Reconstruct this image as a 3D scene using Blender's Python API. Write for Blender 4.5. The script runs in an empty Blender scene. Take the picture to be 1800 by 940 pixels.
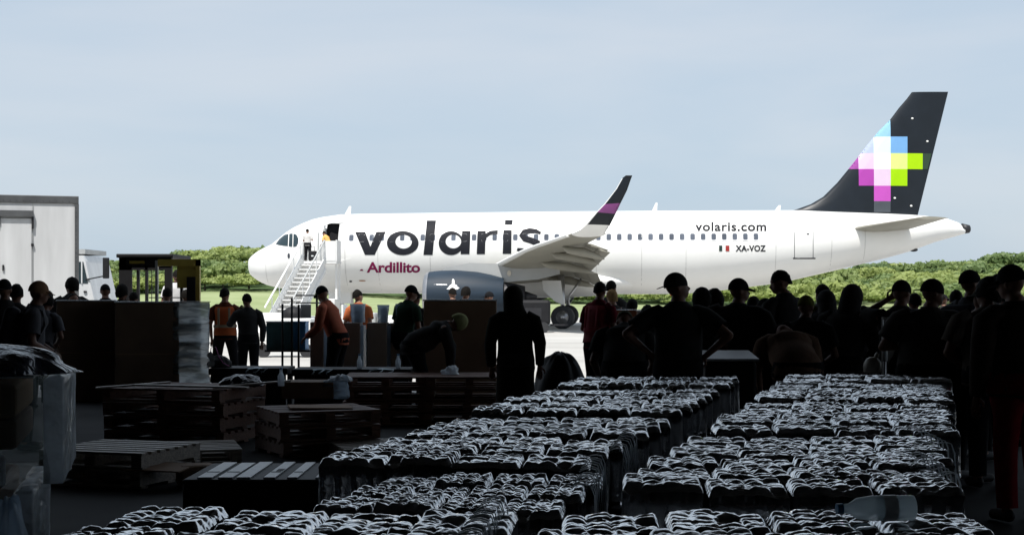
import bpy, bmesh, math, random
import numpy as np
from mathutils import Vector, Matrix, noise
R = math.radians
random.seed(7); rng = np.random.default_rng(7)
S = bpy.context.scene
COL = S.collection

# ------------------------------------------------------------------ camera
F = 2550.0            # focal length in pixels of the 1800 px wide photograph
HC = 1.5              # camera height
cam_d = bpy.data.cameras.new('camera'); cam = bpy.data.objects.new('camera', cam_d); COL.objects.link(cam)
cam.location = (0, 0, HC); cam.rotation_euler = (R(90), 0, 0)
cam_d.sensor_width = 36.0; cam_d.lens = F / 1800 * 36.0
cam_d.shift_y = (525 - 470) / 1800.0
cam_d.clip_start = 0.1; cam_d.clip_end = 5000
S.camera = cam

# ------------------------------------------------------------------ sky and sun
SUN_EL, SUN_AZ = 65, 200      # azimuth clockwise from +Y (north): the sun stands behind the camera, a little left
w = bpy.data.worlds.new('World'); S.world = w; w.use_nodes = True
nt = w.node_tree; nd = nt.nodes; lk = nt.links; nd.clear()
out = nd.new('ShaderNodeOutputWorld'); bg = nd.new('ShaderNodeBackground'); bg.inputs[1].default_value = 0.1
sky = nd.new('ShaderNodeTexSky'); sky.sky_type = 'NISHITA'; sky.sun_disc = False
sky.sun_elevation = R(SUN_EL); sky.sun_rotation = R(SUN_AZ); sky.air_density = 1.0; sky.dust_density = 1.5
tc = nd.new('ShaderNodeTexCoord'); mp = nd.new('ShaderNodeMapping'); mp.inputs['Scale'].default_value = (1.0, 1.0, 4.5); mp.inputs['Rotation'].default_value = (0, R(8), 0)
n1 = nd.new('ShaderNodeTexNoise'); n1.inputs['Scale'].default_value = 2.3; n1.inputs['Detail'].default_value = 5; n1.inputs['Roughness'].default_value = 0.5
n1.inputs['Distortion'].default_value = 0.3
cr = nd.new('ShaderNodeMapRange'); cr.inputs[1].default_value = 0.3; cr.inputs[2].default_value = 0.72; cr.inputs[3].default_value = 0.0; cr.inputs[4].default_value = 1.0
cl = nd.new('ShaderNodeMix'); cl.data_type = 'RGBA'
cl.inputs[6].default_value = (2.95, 3.72, 4.52, 1); cl.inputs[7].default_value = (4.05, 4.38, 4.80, 1)   # veil of thin high cloud
mx = nd.new('ShaderNodeMix'); mx.data_type = 'RGBA'; mx.inputs[0].default_value = 0.86
lk.new(tc.outputs['Generated'], mp.inputs[0]); lk.new(mp.outputs[0], n1.inputs['Vector']); lk.new(n1.outputs[0], cr.inputs[0])
lk.new(cr.outputs[0], cl.inputs[0]); lk.new(sky.outputs[0], mx.inputs[6]); lk.new(cl.outputs[2], mx.inputs[7])
lk.new(mx.outputs[2], bg.inputs[0]); lk.new(bg.outputs[0], out.inputs[0])
sd = bpy.data.lights.new('sun', 'SUN'); sun = bpy.data.objects.new('sun', sd); COL.objects.link(sun)
sd.energy = 3.7; sd.angle = R(0.6); sd.color = (1.0, 0.965, 0.91)
az = R(SUN_AZ); el = R(SUN_EL)
sdir = Vector((math.sin(az) * math.cos(el), math.cos(az) * math.cos(el), math.sin(el)))
sun.rotation_euler = sdir.to_track_quat('Z', 'Y').to_euler(); sun.location = sdir * 80
S.view_settings.view_transform = 'Standard'; S.view_settings.look = 'None'
S.view_settings.exposure = 0.72; S.view_settings.gamma = 1.0; S.view_settings.use_curve_mapping = False
S.render.engine = 'CYCLES'
S.cycles.max_bounces = 7; S.cycles.diffuse_bounces = 4; S.cycles.glossy_bounces = 3; S.cycles.transmission_bounces = 4
S.cycles.transparent_max_bounces = 8; S.cycles.caustics_reflective = False; S.cycles.caustics_refractive = False
S.cycles.use_denoising = True

# ------------------------------------------------------------------ helpers
def X(px, Y): return (px - 900.0) * Y / F
def Z(py, Y): return HC + (525.0 - py) * Y / F

def mat(name, col, rough=0.6, metal=0.0, var=0.0, vscale=5.0, bump=0.0, bscale=30.0, spec=0.5, coat=0.0, trans=None, detail=4.0, stretch=None, alpha=None, wr=None):
    """a procedural material: base colour with noise variation and noise relief"""
    m = bpy.data.materials.new(name); m.use_nodes = True
    n = m.node_tree.nodes; l = m.node_tree.links; b = n['Principled BSDF']
    b.inputs['Base Color'].default_value = (*col, 1); b.inputs['Roughness'].default_value = rough
    b.inputs['Metallic'].default_value = metal; b.inputs['Specular IOR Level'].default_value = spec
    b.inputs['Coat Weight'].default_value = coat
    t = n.new('ShaderNodeTexCoord'); src = t.outputs['Object']
    if stretch:
        mpn = n.new('ShaderNodeMapping'); mpn.inputs['Scale'].default_value = stretch; l.new(src, mpn.inputs[0]); src = mpn.outputs[0]
    if var > 0:
        ns = n.new('ShaderNodeTexNoise'); ns.inputs['Scale'].default_value = vscale; ns.inputs['Detail'].default_value = detail
        l.new(src, ns.inputs['Vector'])
        mr = n.new('ShaderNodeMapRange'); mr.inputs[1].default_value = 0.25; mr.inputs[2].default_value = 0.75
        mr.inputs[3].default_value = 1 - var; mr.inputs[4].default_value = 1 + var
        l.new(ns.outputs[0], mr.inputs[0])
        mm = n.new('ShaderNodeVectorMath'); mm.operation = 'SCALE'; mm.inputs[0].default_value = col
        l.new(mr.outputs[0], mm.inputs['Scale']); l.new(mm.outputs[0], b.inputs['Base Color'])
    if bump > 0:
        nb = n.new('ShaderNodeTexNoise'); nb.inputs['Scale'].default_value = bscale; nb.inputs['Detail'].default_value = 3
        l.new(src, nb.inputs['Vector'])
        bp = n.new('ShaderNodeBump'); bp.inputs['Strength'].default_value = min(1, bump); bp.inputs['Distance'].default_value = 0.02 * max(1, bump)
        l.new(nb.outputs[0], bp.inputs['Height']); l.new(bp.outputs[0], b.inputs['Normal'])
    if trans:
        o = n['Material Output']; tr = n.new('ShaderNodeBsdfTranslucent'); tr.inputs[0].default_value = (*trans[0], 1)
        ms = n.new('ShaderNodeMixShader'); ms.inputs[0].default_value = trans[1]
        if wr:
            mw = n.new('ShaderNodeMapping'); mw.inputs['Scale'].default_value = wr; l.new(t.outputs['Object'], mw.inputs[0])
            nw = n.new('ShaderNodeTexNoise'); nw.inputs['Scale'].default_value = 1; nw.inputs['Detail'].default_value = 5; nw.inputs['Distortion'].default_value = .8; l.new(mw.outputs[0], nw.inputs['Vector'])
            rw = n.new('ShaderNodeMapRange'); rw.inputs[1].default_value = .42; rw.inputs[2].default_value = .56; rw.inputs[3].default_value = .34; rw.inputs[4].default_value = trans[1]; l.new(nw.outputs[0], rw.inputs[0]); l.new(rw.outputs[0], ms.inputs[0])
        l.new(b.outputs[0], ms.inputs[1]); l.new(tr.outputs[0], ms.inputs[2])
        last = ms
        if alpha:
            tp = n.new('ShaderNodeBsdfTransparent'); m2 = n.new('ShaderNodeMixShader'); m2.inputs[0].default_value = alpha
            l.new(ms.outputs[0], m2.inputs[1]); l.new(tp.outputs[0], m2.inputs[2]); last = m2
        l.new(last.outputs[0], o.inputs[0])
    return m

def cm(c, rough=0.95):
    key = 'cloth_%02d_%02d_%02d_%d' % (int(c[0]*99), int(c[1]*99), int(c[2]*99), int(rough*10))
    return bpy.data.materials.get(key) or mat(key, c, rough, var=0.12, vscale=14, bump=0.25, bscale=60, spec=0.08)

M = {}
M['white_paint'] = mat('aircraft_white_paint', (0.76, 0.76, 0.745), 0.38, var=0.035, vscale=0.8, coat=0.2)
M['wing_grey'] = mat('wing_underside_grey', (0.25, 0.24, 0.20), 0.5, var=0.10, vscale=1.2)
M['grey_panel'] = mat('grey_panel', (0.36, 0.37, 0.37), 0.5, var=0.06, vscale=2)
M['navy'] = mat('dark_navy_paint', (0.010, 0.014, 0.020), 0.4, var=0.15, vscale=1.5, spec=.3)
M['cowl'] = mat('cowl_blue_paint', (0.016, 0.028, 0.044), 0.55, var=0.3, vscale=1.0, spec=.25, stretch=(.3,1,4))
M['ink'] = mat('black_print', (0.014, 0.015, 0.02), 0.6, var=0.1, vscale=3, spec=.12)
M['inkgrey'] = mat('grey_print', (0.05, 0.055, 0.07), 0.6, var=0.1, vscale=3, spec=.1)
M['maroon'] = mat('maroon_print', (0.20, 0.012, 0.07), 0.6, var=0.1, vscale=3, spec=.12)
M['green_print'] = mat('green_print', (0.012, 0.035, 0.028), 0.4, var=0.05)
M['red_print'] = mat('red_print', (0.30, 0.025, 0.02), 0.4, var=0.05)
M['glass_dark'] = mat('dark_window_glass', (0.015, 0.03, 0.036), 0.08, var=0.1, spec=0.8)
M['cabin_pane'] = mat('cabin_window_pane', (0.085, 0.10, 0.13), 0.6, var=0.3, vscale=1.1, detail=1, spec=.15)
M['cabin_dark'] = mat('cabin_shade', (0.01, 0.01, 0.012), 0.9, var=0.2)  # near-black base stands in for shade inside the open doorway
M['metal'] = mat('bare_metal', (0.42, 0.42, 0.43), 0.35, 0.9, var=0.08, vscale=9)
M['dark_metal'] = mat('dark_metal', (0.03, 0.03, 0.034), 0.5, 0.4, var=0.2, vscale=9)
M['rubber'] = mat('tyre_rubber', (0.022, 0.023, 0.026), 0.75, var=0.2, vscale=8)
M['truck_white'] = mat('truck_white_panel', (0.58, 0.59, 0.60), 0.42, var=0.12, vscale=1.2, bump=0.12, bscale=2, stretch=(3, 3, .5))
M['truck_trim'] = mat('truck_grey_trim', (0.11, 0.115, 0.12), 0.45, 0.3, var=0.25, vscale=3)
M['stair_white'] = mat('stairs_white_paint', (0.74, 0.74, 0.73), 0.5, var=0.04, vscale=3)
M['wood'] = mat('pallet_wood', (0.38, 0.33, 0.28), 0.5, var=0.35, vscale=3.5, bump=0.4, bscale=10, stretch=(1, 9, 9))
M['wood2'] = mat('pallet_wood_red', (0.20, 0.10, 0.065), 0.55, var=0.35, vscale=3.5, bump=0.4, bscale=10, stretch=(1, 9, 9))
M['card'] = mat('brown_cardboard', (0.34, 0.22, 0.14), 0.85, var=0.15, vscale=2.2, bump=0.15, bscale=14)
M['card_dark'] = mat('dark_cardboard', (0.20, 0.135, 0.09), 0.85, var=0.2, vscale=2.2, bump=0.15, bscale=14)
M['card_pale'] = mat('pale_cardboard', (0.42, 0.27, 0.15), 0.85, var=0.15, vscale=2.2)
M['greycard'] = mat('grey_carton', (0.30, 0.285, 0.26), 0.8, var=0.15, vscale=3)
M['black_plastic'] = mat('black_plastic', (0.012, 0.012, 0.014), 0.6, var=0.2, vscale=5, spec=.25)
M['black_film'] = mat('black_plastic_sheet', (0.014, 0.018, 0.03), 0.16, var=0.2, bump=2.0, bscale=9, spec=0.8, stretch=(1, 2, 1))
M['label'] = mat('paper_label', (0.66, 0.69, 0.70), 0.38, var=0.08, vscale=12)
M['teal'] = mat('teal_plastic', (0.10, 0.24, 0.27), 0.4, var=0.2, vscale=6)
M['blue'] = mat('blue_plastic', (0.07, 0.28, 0.55), 0.4, var=0.2, vscale=6)
M['yellow'] = mat('forklift_yellow', (0.42, 0.33, 0.06), 0.45, var=0.15, vscale=5)
M['amber'] = mat('amber_plastic', (0.55, 0.12, 0.03), 0.3, var=0.1)
M['film'] = mat('crinkled_clear_film', (0.30, 0.38, 0.44), 0.16, var=0.25, vscale=5, bump=2.5, bscale=7, spec=0.8, trans=((0.9, 0.97, 1.0), 0.92), alpha=0.04, wr=(3.5, 3.5, 17), stretch=(1, 1, 3.5))
M['bag'] = mat('clear_plastic_bag', (0.22, 0.30, 0.38), 0.15, var=0.3, vscale=9, bump=1.6, bscale=12, spec=0.8, trans=((0.62, 0.74, 0.86), 0.6), alpha=0.15)
M['clear_wrap'] = mat('thin_clear_wrap', (0.16, 0.17, 0.15), 0.14, var=0.3, vscale=9, bump=1.2, bscale=9, spec=0.9, trans=((0.5, 0.6, 0.6), 0.4), alpha=0.78)
M['film2'] = mat('lit_pale_film', (0.66, 0.70, 0.73), 0.15, var=0.5, vscale=9, bump=3.0, bscale=8, spec=0.8, trans=((0.9, 0.95, 1.0), 0.75), wr=(5, 5, 8))  # pale base stands in for light through clear film and bottles
M['pack_film'] = mat('bottle_pack_shrink_film', (0.52, 0.53, 0.55), 0.17, .62, var=0.3, vscale=8, bump=0.3, bscale=26, spec=1.0, coat=1.0)
_n = M['pack_film'].node_tree.nodes; _l = M['pack_film'].node_tree.links; _o = _n.new('ShaderNodeObjectInfo'); _r = _n.new('ShaderNodeMapRange'); _r.inputs[3].default_value = .10; _r.inputs[4].default_value = .30
_l.new(_o.outputs['Random'], _r.inputs[0]); _l.new(_r.outputs[0], _n['Principled BSDF'].inputs['Roughness'])
M['pack_film'].node_tree.nodes['Principled BSDF'].inputs['IOR'].default_value = 2.1
M['pack_film'].node_tree.nodes['Principled BSDF'].inputs['Coat IOR'].default_value = 1.8
M['cap'] = mat('bottle_cap_blue', (0.02, 0.04, 0.09), 0.35, var=0.2)
M['bottle'] = mat('dark_clear_bottle', (0.02, 0.03, 0.04), 0.08, spec=0.8, var=0.2)
M['jug'] = mat('pale_blue_jug_plastic', (0.60, 0.68, 0.72), 0.08, var=0.15, spec=0.9, trans=((0.8, 0.92, 0.97), 0.55), alpha=0.3)
M['milk'] = mat('off_white_plastic', (0.55, 0.50, 0.42), 0.5, var=0.08)
M['hvis'] = mat('orange_vest_cloth', (0.62, 0.13, 0.03), 0.8, var=0.12, vscale=9, bump=0.3, bscale=30, trans=((0.9, 0.2, 0.04), 0.35))
M['tape'] = mat('reflective_tape', (0.33, 0.27, 0.18), 0.4, var=0.1)
M['redvest'] = mat('red_vest_cloth', (0.33, 0.035, 0.05), 0.8, var=0.12, vscale=9, bump=0.3, bscale=30, trans=((0.6, 0.05, 0.06), 0.3))
SKIN = [mat('skin_%s' % a, c, 0.6, var=0.06, vscale=12) for a, c in (('deep', (0.10, 0.045, 0.028)), ('brown', (0.20, 0.095, 0.06)), ('tan', (0.34, 0.18, 0.12)))]
M['hair'] = mat('black_hair', (0.008, 0.007, 0.006), 0.8, spec=.1, var=0.3, vscale=40, bump=0.6, bscale=80)

def mesh_obj(name, V, Fc, mats, parent=None, smooth=False, mi=None):
    me = bpy.data.meshes.new(name); me.from_pydata([tuple(map(float, v)) for v in V], [], Fc)
    for m in (mats if isinstance(mats, (list, tuple)) else [mats]): me.materials.append(m)
    if mi is not None: me.polygons.foreach_set('material_index', mi)
    if smooth: me.polygons.foreach_set('use_smooth', [True] * len(me.polygons))
    me.update()
    o = bpy.data.objects.new(name, me); COL.objects.link(o)
    if parent: o.parent = parent
    return o

class MB:
    def __init__(s): s.V = []; s.F = []; s.mi = []; s.m = 0
    def add(s, V, Fc):
        o = len(s.V); s.V += [Vector(v) for v in V]
        for f in Fc: s.F.append([i + o for i in f]); s.mi.append(s.m)
    def box(s, c, d, M4=None, bev=0.0):
        x, y, z = d[0] / 2, d[1] / 2, d[2] / 2
        if bev <= 0:
            V = [Vector((sx * x, sy * y, sz * z)) for sz in (-1, 1) for sy in (-1, 1) for sx in (-1, 1)]
            Fc = [(0, 2, 3, 1), (4, 5, 7, 6), (0, 1, 5, 4), (2, 6, 7, 3), (0, 4, 6, 2), (1, 3, 7, 5)]
        else:
            b = min(bev, x * .9, y * .9, z * .9)
            bm = bmesh.new(); bmesh.ops.create_cube(bm, size=1)
            for v in bm.verts: v.co = Vector((v.co.x * 2 * x, v.co.y * 2 * y, v.co.z * 2 * z))
            bmesh.ops.bevel(bm, geom=bm.edges[:], offset=b, segments=2, affect='EDGES', profile=0.5)
            bm.verts.index_update(); V = [v.co.copy() for v in bm.verts]; Fc = [[v.index for v in f.verts] for f in bm.faces]; bm.free()
        if M4: V = [M4 @ v for v in V]
        s.add([v + Vector(c) for v in V], Fc)
    def span(s, a, b, bev=0.0):
        s.box([(a[i] + b[i]) / 2 for i in range(3)], [abs(b[i] - a[i]) for i in range(3)], bev=bev)
    def tube(s, C, Ra, Rb=None, n=12, ref=(1, 0, 0), cap=True):
        C = [Vector(c) for c in C]; Rb = Rb or Ra; V = []
        for i, c in enumerate(C):
            t = (C[min(i + 1, len(C) - 1)] - C[max(i - 1, 0)])
            if t.length < 1e-7: t = Vector((0, 0, 1))
            t.normalize(); r = Vector(ref); u = r - t * r.dot(t)
            if u.length < 1e-3: r = Vector((0, 1, 0)); u = r - t * r.dot(t)
            u.normalize(); v = t.cross(u)
            for k in range(n):
                a = 2 * math.pi * k / n; V.append(c + u * (Ra[i] * math.cos(a)) + v * (Rb[i] * math.sin(a)))
        Fc = [(i * n + k, i * n + (k + 1) % n, (i + 1) * n + (k + 1) % n, (i + 1) * n + k) for i in range(len(C) - 1) for k in range(n)]
        if cap: Fc += [tuple(range(n))[::-1], tuple((len(C) - 1) * n + k for k in range(n))]
        s.add(V, Fc)
    def cap(s, a, b, ra, rb=None, n=10, flat=1.0, ref=(1, 0, 0)):
        a = Vector(a); b = Vector(b); rb = ra if rb is None else rb
        t = (b - a); L = t.length; t = t / L if L > 1e-6 else Vector((0, 0, 1))
        C = []; Ra = []
        for q in (0.98, 0.8, 0.45, 0): C.append(a - t * ra * q); Ra.append(ra * math.sqrt(1 - q * q))
        for q in (0, 0.45, 0.8, 0.98): C.append(b + t * rb * q); Ra.append(rb * math.sqrt(1 - q * q))
        s.tube(C, Ra, [r * flat for r in Ra], n=n, ref=ref)
    def ball(s, c, r, n=14, T=None):
        c = Vector(c); r = (r, r, r) if not hasattr(r, '__len__') else r; V = []; m = n // 2
        for i in range(m + 1):
            th = math.pi * (i + .02) / (m + .04)
            for k in range(n):
                a = 2 * math.pi * k / n
                p = Vector((r[0] * math.sin(th) * math.cos(a), r[1] * math.sin(th) * math.sin(a), r[2] * math.cos(th)))
                V.append(c + (T @ p if T else p))
        Fc = [(i * n + k, (i + 1) * n + k, (i + 1) * n + (k + 1) % n, i * n + (k + 1) % n) for i in range(m) for k in range(n)]
        Fc += [tuple(range(n)), tuple(m * n + k for k in range(n))[::-1]]
        s.add(V, Fc)
    def bar(s, a, b, wx, wy=None):
        s.tube([a, b], [wx * .7071] * 2, [(wy or wx) * .7071] * 2, n=4)
    def build(s, name, mats, parent=None, smooth=False):
        return mesh_obj(name, s.V, s.F, mats, parent, smooth, s.mi)

def tag(o, label=None, cat=None, group=None, kind=None):
    if label: o['label'] = label
    if cat: o['category'] = cat
    if group: o['group'] = group
    if kind: o['kind'] = kind
    return o
def thing(name, label, cat, loc=(0, 0, 0), rz=0.0, group=None):
    o = bpy.data.objects.new(name, None); COL.objects.link(o); o.empty_display_size = 0.2
    o.location = loc; o.rotation_euler = (0, 0, rz); return tag(o, label, cat, group)
def inst(name, me, parent, loc=(0, 0, 0), rot=(0, 0, 0), sc=(1, 1, 1)):
    o = bpy.data.objects.new(name, me); COL.objects.link(o); o.parent = parent
    o.location = loc; o.rotation_euler = rot; o.scale = sc; return o
def grid(name, xs, ys, fz, m, parent=None, smooth=True):
    V = [(x, y, fz(x, y)) for y in ys for x in xs]; n = len(xs)
    Fc = [(j * n + i, j * n + i + 1, (j + 1) * n + i + 1, (j + 1) * n + i) for j in range(len(ys) - 1) for i in range(n - 1)]
    return mesh_obj(name, V, Fc, m, parent, smooth)

# ------------------------------------------------------------------ ground, apron, hangar
def ground_mat(name, c1, c2, sc, rough, joints=None):
    m = bpy.data.materials.new(name); m.use_nodes = True; n = m.node_tree.nodes; l = m.node_tree.links; b = n['Principled BSDF']
    t = n.new('ShaderNodeTexCoord'); a = n.new('ShaderNodeTexNoise'); a.inputs['Scale'].default_value = sc; a.inputs['Detail'].default_value = 7
    l.new(t.outputs['Object'], a.inputs['Vector'])
    r = n.new('ShaderNodeValToRGB'); r.color_ramp.elements[0].position = .3; r.color_ramp.elements[1].position = .7
    r.color_ramp.elements[0].color = (*c1, 1); r.color_ramp.elements[1].color = (*c2, 1); l.new(a.outputs[0], r.inputs[0])
    src = r.outputs[0]
    if joints:
        br = n.new('ShaderNodeTexBrick'); br.offset = 0; br.inputs['Scale'].default_value = 1; br.inputs['Brick Width'].default_value = joints; br.inputs['Row Height'].default_value = joints
        br.inputs['Mortar Size'].default_value = .02; br.inputs['Color1'].default_value = (1, 1, 1, 1); br.inputs['Color2'].default_value = (.93, .93, .93, 1); br.inputs['Mortar'].default_value = (.45, .45, .45, 1)
        l.new(t.outputs['Object'], br.inputs['Vector'])
        mm = n.new('ShaderNodeMix'); mm.data_type = 'RGBA'; mm.blend_type = 'MULTIPLY'; mm.inputs[0].default_value = 1
        l.new(src, mm.inputs[6]); l.new(br.outputs[0], mm.inputs[7]); src = mm.outputs[2]
    l.new(src, b.inputs['Base Color']); b.inputs['Roughness'].default_value = rough; b.inputs['Specular IOR Level'].default_value = .3
    return m
RIDGE = [(-900, 470), (-400, 458), (0, 456), (165, 456), (230, 449), (265, 450), (320, 437), (385, 428), (460, 433), (620, 446), (900, 460), (1300, 478), (1440, 483), (1500, 462), (1550, 455), (1620, 464), (1700, 455), (1745, 450), (1800, 446), (2200, 450), (2700, 460)]
def ridge(px): return float(np.interp(px, [a for a, b in RIDGE], [b for a, b in RIDGE]))
def terrain(x, y):
    if y < 230: return 0.0
    px = 900 + x / max(y, 1) * F
    top = (525 - ridge(px)) / F * 430 + HC - 6.4
    t = min(1, (y - 230) / 200.0); t = t * t * (3 - 2 * t)
    nz = noise.noise(Vector((x / 45.0, y / 45.0, 0))) * 2.2 + noise.noise(Vector((x / 17.0, y / 17.0, 3))) * .9
    if y > 430: t = 1 - (y - 430) / 1800.0
    return max(0, top * t + nz * min(1, (y - 230) / 60.0) * .8)
M['grass'] = ground_mat('grass_field', (0.19, 0.235, 0.10), (0.27, 0.31, 0.16), .12, .95)
_n = M['grass'].node_tree.nodes; _l = M['grass'].node_tree.links; _b = _n['Principled BSDF']
_t = _n.new('ShaderNodeTexCoord'); _s = _n.new('ShaderNodeSeparateXYZ'); _l.new(_t.outputs['Object'], _s.inputs[0])
_m = _n.new('ShaderNodeMapRange'); _m.inputs[1].default_value = 282; _m.inputs[2].default_value = 300; _l.new(_s.outputs['Y'], _m.inputs[0])
_x = _n.new('ShaderNodeMix'); _x.data_type = 'RGBA'; _x.inputs[7].default_value = (.05, .085, .025, 1); _l.new(_m.outputs[0], _x.inputs[0])
_l.new(_b.inputs['Base Color'].links[0].from_socket, _x.inputs[6]); _l.new(_x.outputs[2], _b.inputs['Base Color'])
M['apron'] = ground_mat('apron_concrete', (0.36, 0.35, 0.33), (0.45, 0.44, 0.42), .25, .85, 7.5)
_n = M['apron'].node_tree.nodes; _l = M['apron'].node_tree.links; _b = _n['Principled BSDF']
_t = _n.new('ShaderNodeTexCoord'); _mp = _n.new('ShaderNodeMapping'); _mp.inputs['Scale'].default_value = (.05, .35, 1); _q = _n.new('ShaderNodeTexNoise'); _q.inputs['Scale'].default_value = 1; _q.inputs['Detail'].default_value = 6
_l.new(_t.outputs['Object'], _mp.inputs[0]); _l.new(_mp.outputs[0], _q.inputs['Vector'])
_m = _n.new('ShaderNodeMapRange'); _m.inputs[1].default_value = .55; _m.inputs[2].default_value = .75; _m.inputs[4].default_value = .55; _l.new(_q.outputs[0], _m.inputs[0])
_x = _n.new('ShaderNodeMix'); _x.data_type = 'RGBA'; _x.inputs[7].default_value = (.17, .165, .16, 1); _l.new(_m.outputs[0], _x.inputs[0])
_l.new(_b.inputs['Base Color'].links[0].from_socket, _x.inputs[6]); _l.new(_x.outputs[2], _b.inputs['Base Color'])
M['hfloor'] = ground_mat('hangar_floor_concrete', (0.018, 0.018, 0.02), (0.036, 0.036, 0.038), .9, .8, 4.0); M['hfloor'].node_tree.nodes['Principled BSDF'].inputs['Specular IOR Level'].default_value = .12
g = grid('ground', [-3000, -1500, -700] + list(np.linspace(-320, 320, 54)) + [700, 1500, 3000],
         [-1500, -300, 0, 118, 180, 230] + list(np.linspace(240, 430, 24)) + [470, 600, 1200, 3000], lambda x, y: terrain(x, y) if abs(x) < 650 else 0, M['grass'])
tag(g, kind='structure')
a = grid('apron', [-260, -100, 0, 100, 260], [-60, 0, 60, 117], lambda x, y: .004, M['apron'], smooth=False); tag(a, kind='structure')
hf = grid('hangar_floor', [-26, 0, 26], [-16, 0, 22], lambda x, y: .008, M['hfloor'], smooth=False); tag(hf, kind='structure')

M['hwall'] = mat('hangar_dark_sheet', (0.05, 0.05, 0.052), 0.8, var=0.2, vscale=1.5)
hg = thing('hangar', 'dark open-fronted steel hangar sheltering the crowd and cargo', 'hangar', (0, 0, 0))
RZ = 9.0
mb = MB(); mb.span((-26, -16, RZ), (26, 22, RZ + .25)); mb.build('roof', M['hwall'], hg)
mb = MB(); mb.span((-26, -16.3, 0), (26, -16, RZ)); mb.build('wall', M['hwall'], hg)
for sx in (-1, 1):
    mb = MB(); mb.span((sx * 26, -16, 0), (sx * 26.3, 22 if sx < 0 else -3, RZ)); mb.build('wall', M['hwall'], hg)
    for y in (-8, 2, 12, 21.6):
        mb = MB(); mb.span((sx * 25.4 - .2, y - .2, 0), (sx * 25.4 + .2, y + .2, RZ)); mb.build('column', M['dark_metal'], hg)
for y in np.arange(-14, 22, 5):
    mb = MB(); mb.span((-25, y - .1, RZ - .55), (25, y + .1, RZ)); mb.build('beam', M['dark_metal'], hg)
for o in hg.children: pass

# ------------------------------------------------------------------ woodland on the hills
def leaf_cloud(n_clump, per, rx, rz, leaf, seed):
    r = np.random.default_rng(seed)
    out = []
    for i in range(n_clump):
        a = r.uniform(0, 2 * math.pi); e = r.uniform(-.1, 1); rr = r.uniform(.35, .8)
        c = np.array([math.cos(a) * rx * rr * math.sqrt(max(0, 1 - e * e * .6)), math.sin(a) * rx * rr * math.sqrt(max(0, 1 - e * e * .6)), rz * (.55 + .45 * e * rr)])
        cr_ = rx * r.uniform(.28, .5)
        d = r.normal(size=(per, 3)); d /= np.linalg.norm(d, axis=1)[:, None]; d[:, 2] = np.abs(d[:, 2]) * .95 - .15
        p = c + d * cr_ * r.uniform(.75, 1.1, (per, 1)) * np.array([1, 1, .75])
        nrm = d + r.normal(size=(per, 3)) * .25; nrm /= np.linalg.norm(nrm, axis=1)[:, None]
        out.append((p, nrm))
    P = np.concatenate([o[0] for o in out]); N = np.concatenate([o[1] for o in out])
    ref = r.normal(size=P.shape); U = np.cross(N, ref); U /= np.linalg.norm(U, axis=1)[:, None]; W = np.cross(N, U)
    s = leaf * r.uniform(.6, 1.4, (len(P), 1))
    return np.stack([P - U * s, P - W * s * .7, P + U * s, P + W * s * .7], axis=1)   # n,4,3
def quads_obj(name, Q, m, parent=None, col=None):
    n = len(Q); me = bpy.data.meshes.new(name)
    me.vertices.add(n * 4); me.vertices.foreach_set('co', Q.reshape(-1).astype(np.float32))
    me.loops.add(n * 4); me.loops.foreach_set('vertex_index', np.arange(n * 4, dtype=np.int32))
    me.polygons.add(n); me.polygons.foreach_set('loop_start', np.arange(0, n * 4, 4, dtype=np.int32)); me.polygons.foreach_set('loop_total', np.full(n, 4, dtype=np.int32))
    me.materials.append(m)
    if col is not None:
        at = me.attributes.new('tint', 'FLOAT', 'FACE'); at.data.foreach_set('value', col.astype(np.float32))
    me.update(calc_edges=True); me.validate()
    o = bpy.data.objects.new(name, me); COL.objects.link(o)
    if parent: o.parent = parent
    return o
def leaf_mat():
    m = bpy.data.materials.new('scrub_foliage'); m.use_nodes = True; n = m.node_tree.nodes; l = m.node_tree.links; b = n['Principled BSDF']
    t = n.new('ShaderNodeAttribute'); t.attribute_name = 'tint'
    oi = n.new('ShaderNodeObjectInfo'); ad = n.new('ShaderNodeMath'); ad.operation = 'ADD'
    mu = n.new('ShaderNodeMath'); mu.operation = 'MULTIPLY'; mu.inputs[1].default_value = .35; l.new(oi.outputs['Random'], mu.inputs[0])
    l.new(t.outputs['Fac'], ad.inputs[0]); l.new(mu.outputs[0], ad.inputs[1])
    r = n.new('ShaderNodeValToRGB'); e = r.color_ramp.elements
    e[0].position = 0; e[0].color = (.05, .095, .032, 1); e[1].position = 1; e[1].color = (.30, .36, .11, 1)
    x = e.new(.35); x.color = (.11, .175, .06, 1); x = e.new(.7); x.color = (.175, .245, .08, 1)
    l.new(ad.outputs[0], r.inputs[0]); l.new(r.outputs[0], b.inputs['Base Color']); b.inputs['Roughness'].default_value = .6
    tr = n.new('ShaderNodeBsdfTranslucent'); l.new(r.outputs[0], tr.inputs[0]); ms = n.new('ShaderNodeMixShader'); ms.inputs[0].default_value = .42
    l.new(b.outputs[0], ms.inputs[1]); l.new(tr.outputs[0], ms.inputs[2]); l.new(ms.outputs[0], n['Material Output'].inputs[0])
    return m
M['leaf'] = leaf_mat(); M['bark'] = mat('tree_bark', (.10, .08, .06), .9, var=.3, vscale=4, bump=.5, bscale=8)
variants = [leaf_cloud(11, 52, 3.1, 2.7, .30, k) for k in range(8)]
Qs = []; Ts = []
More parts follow.
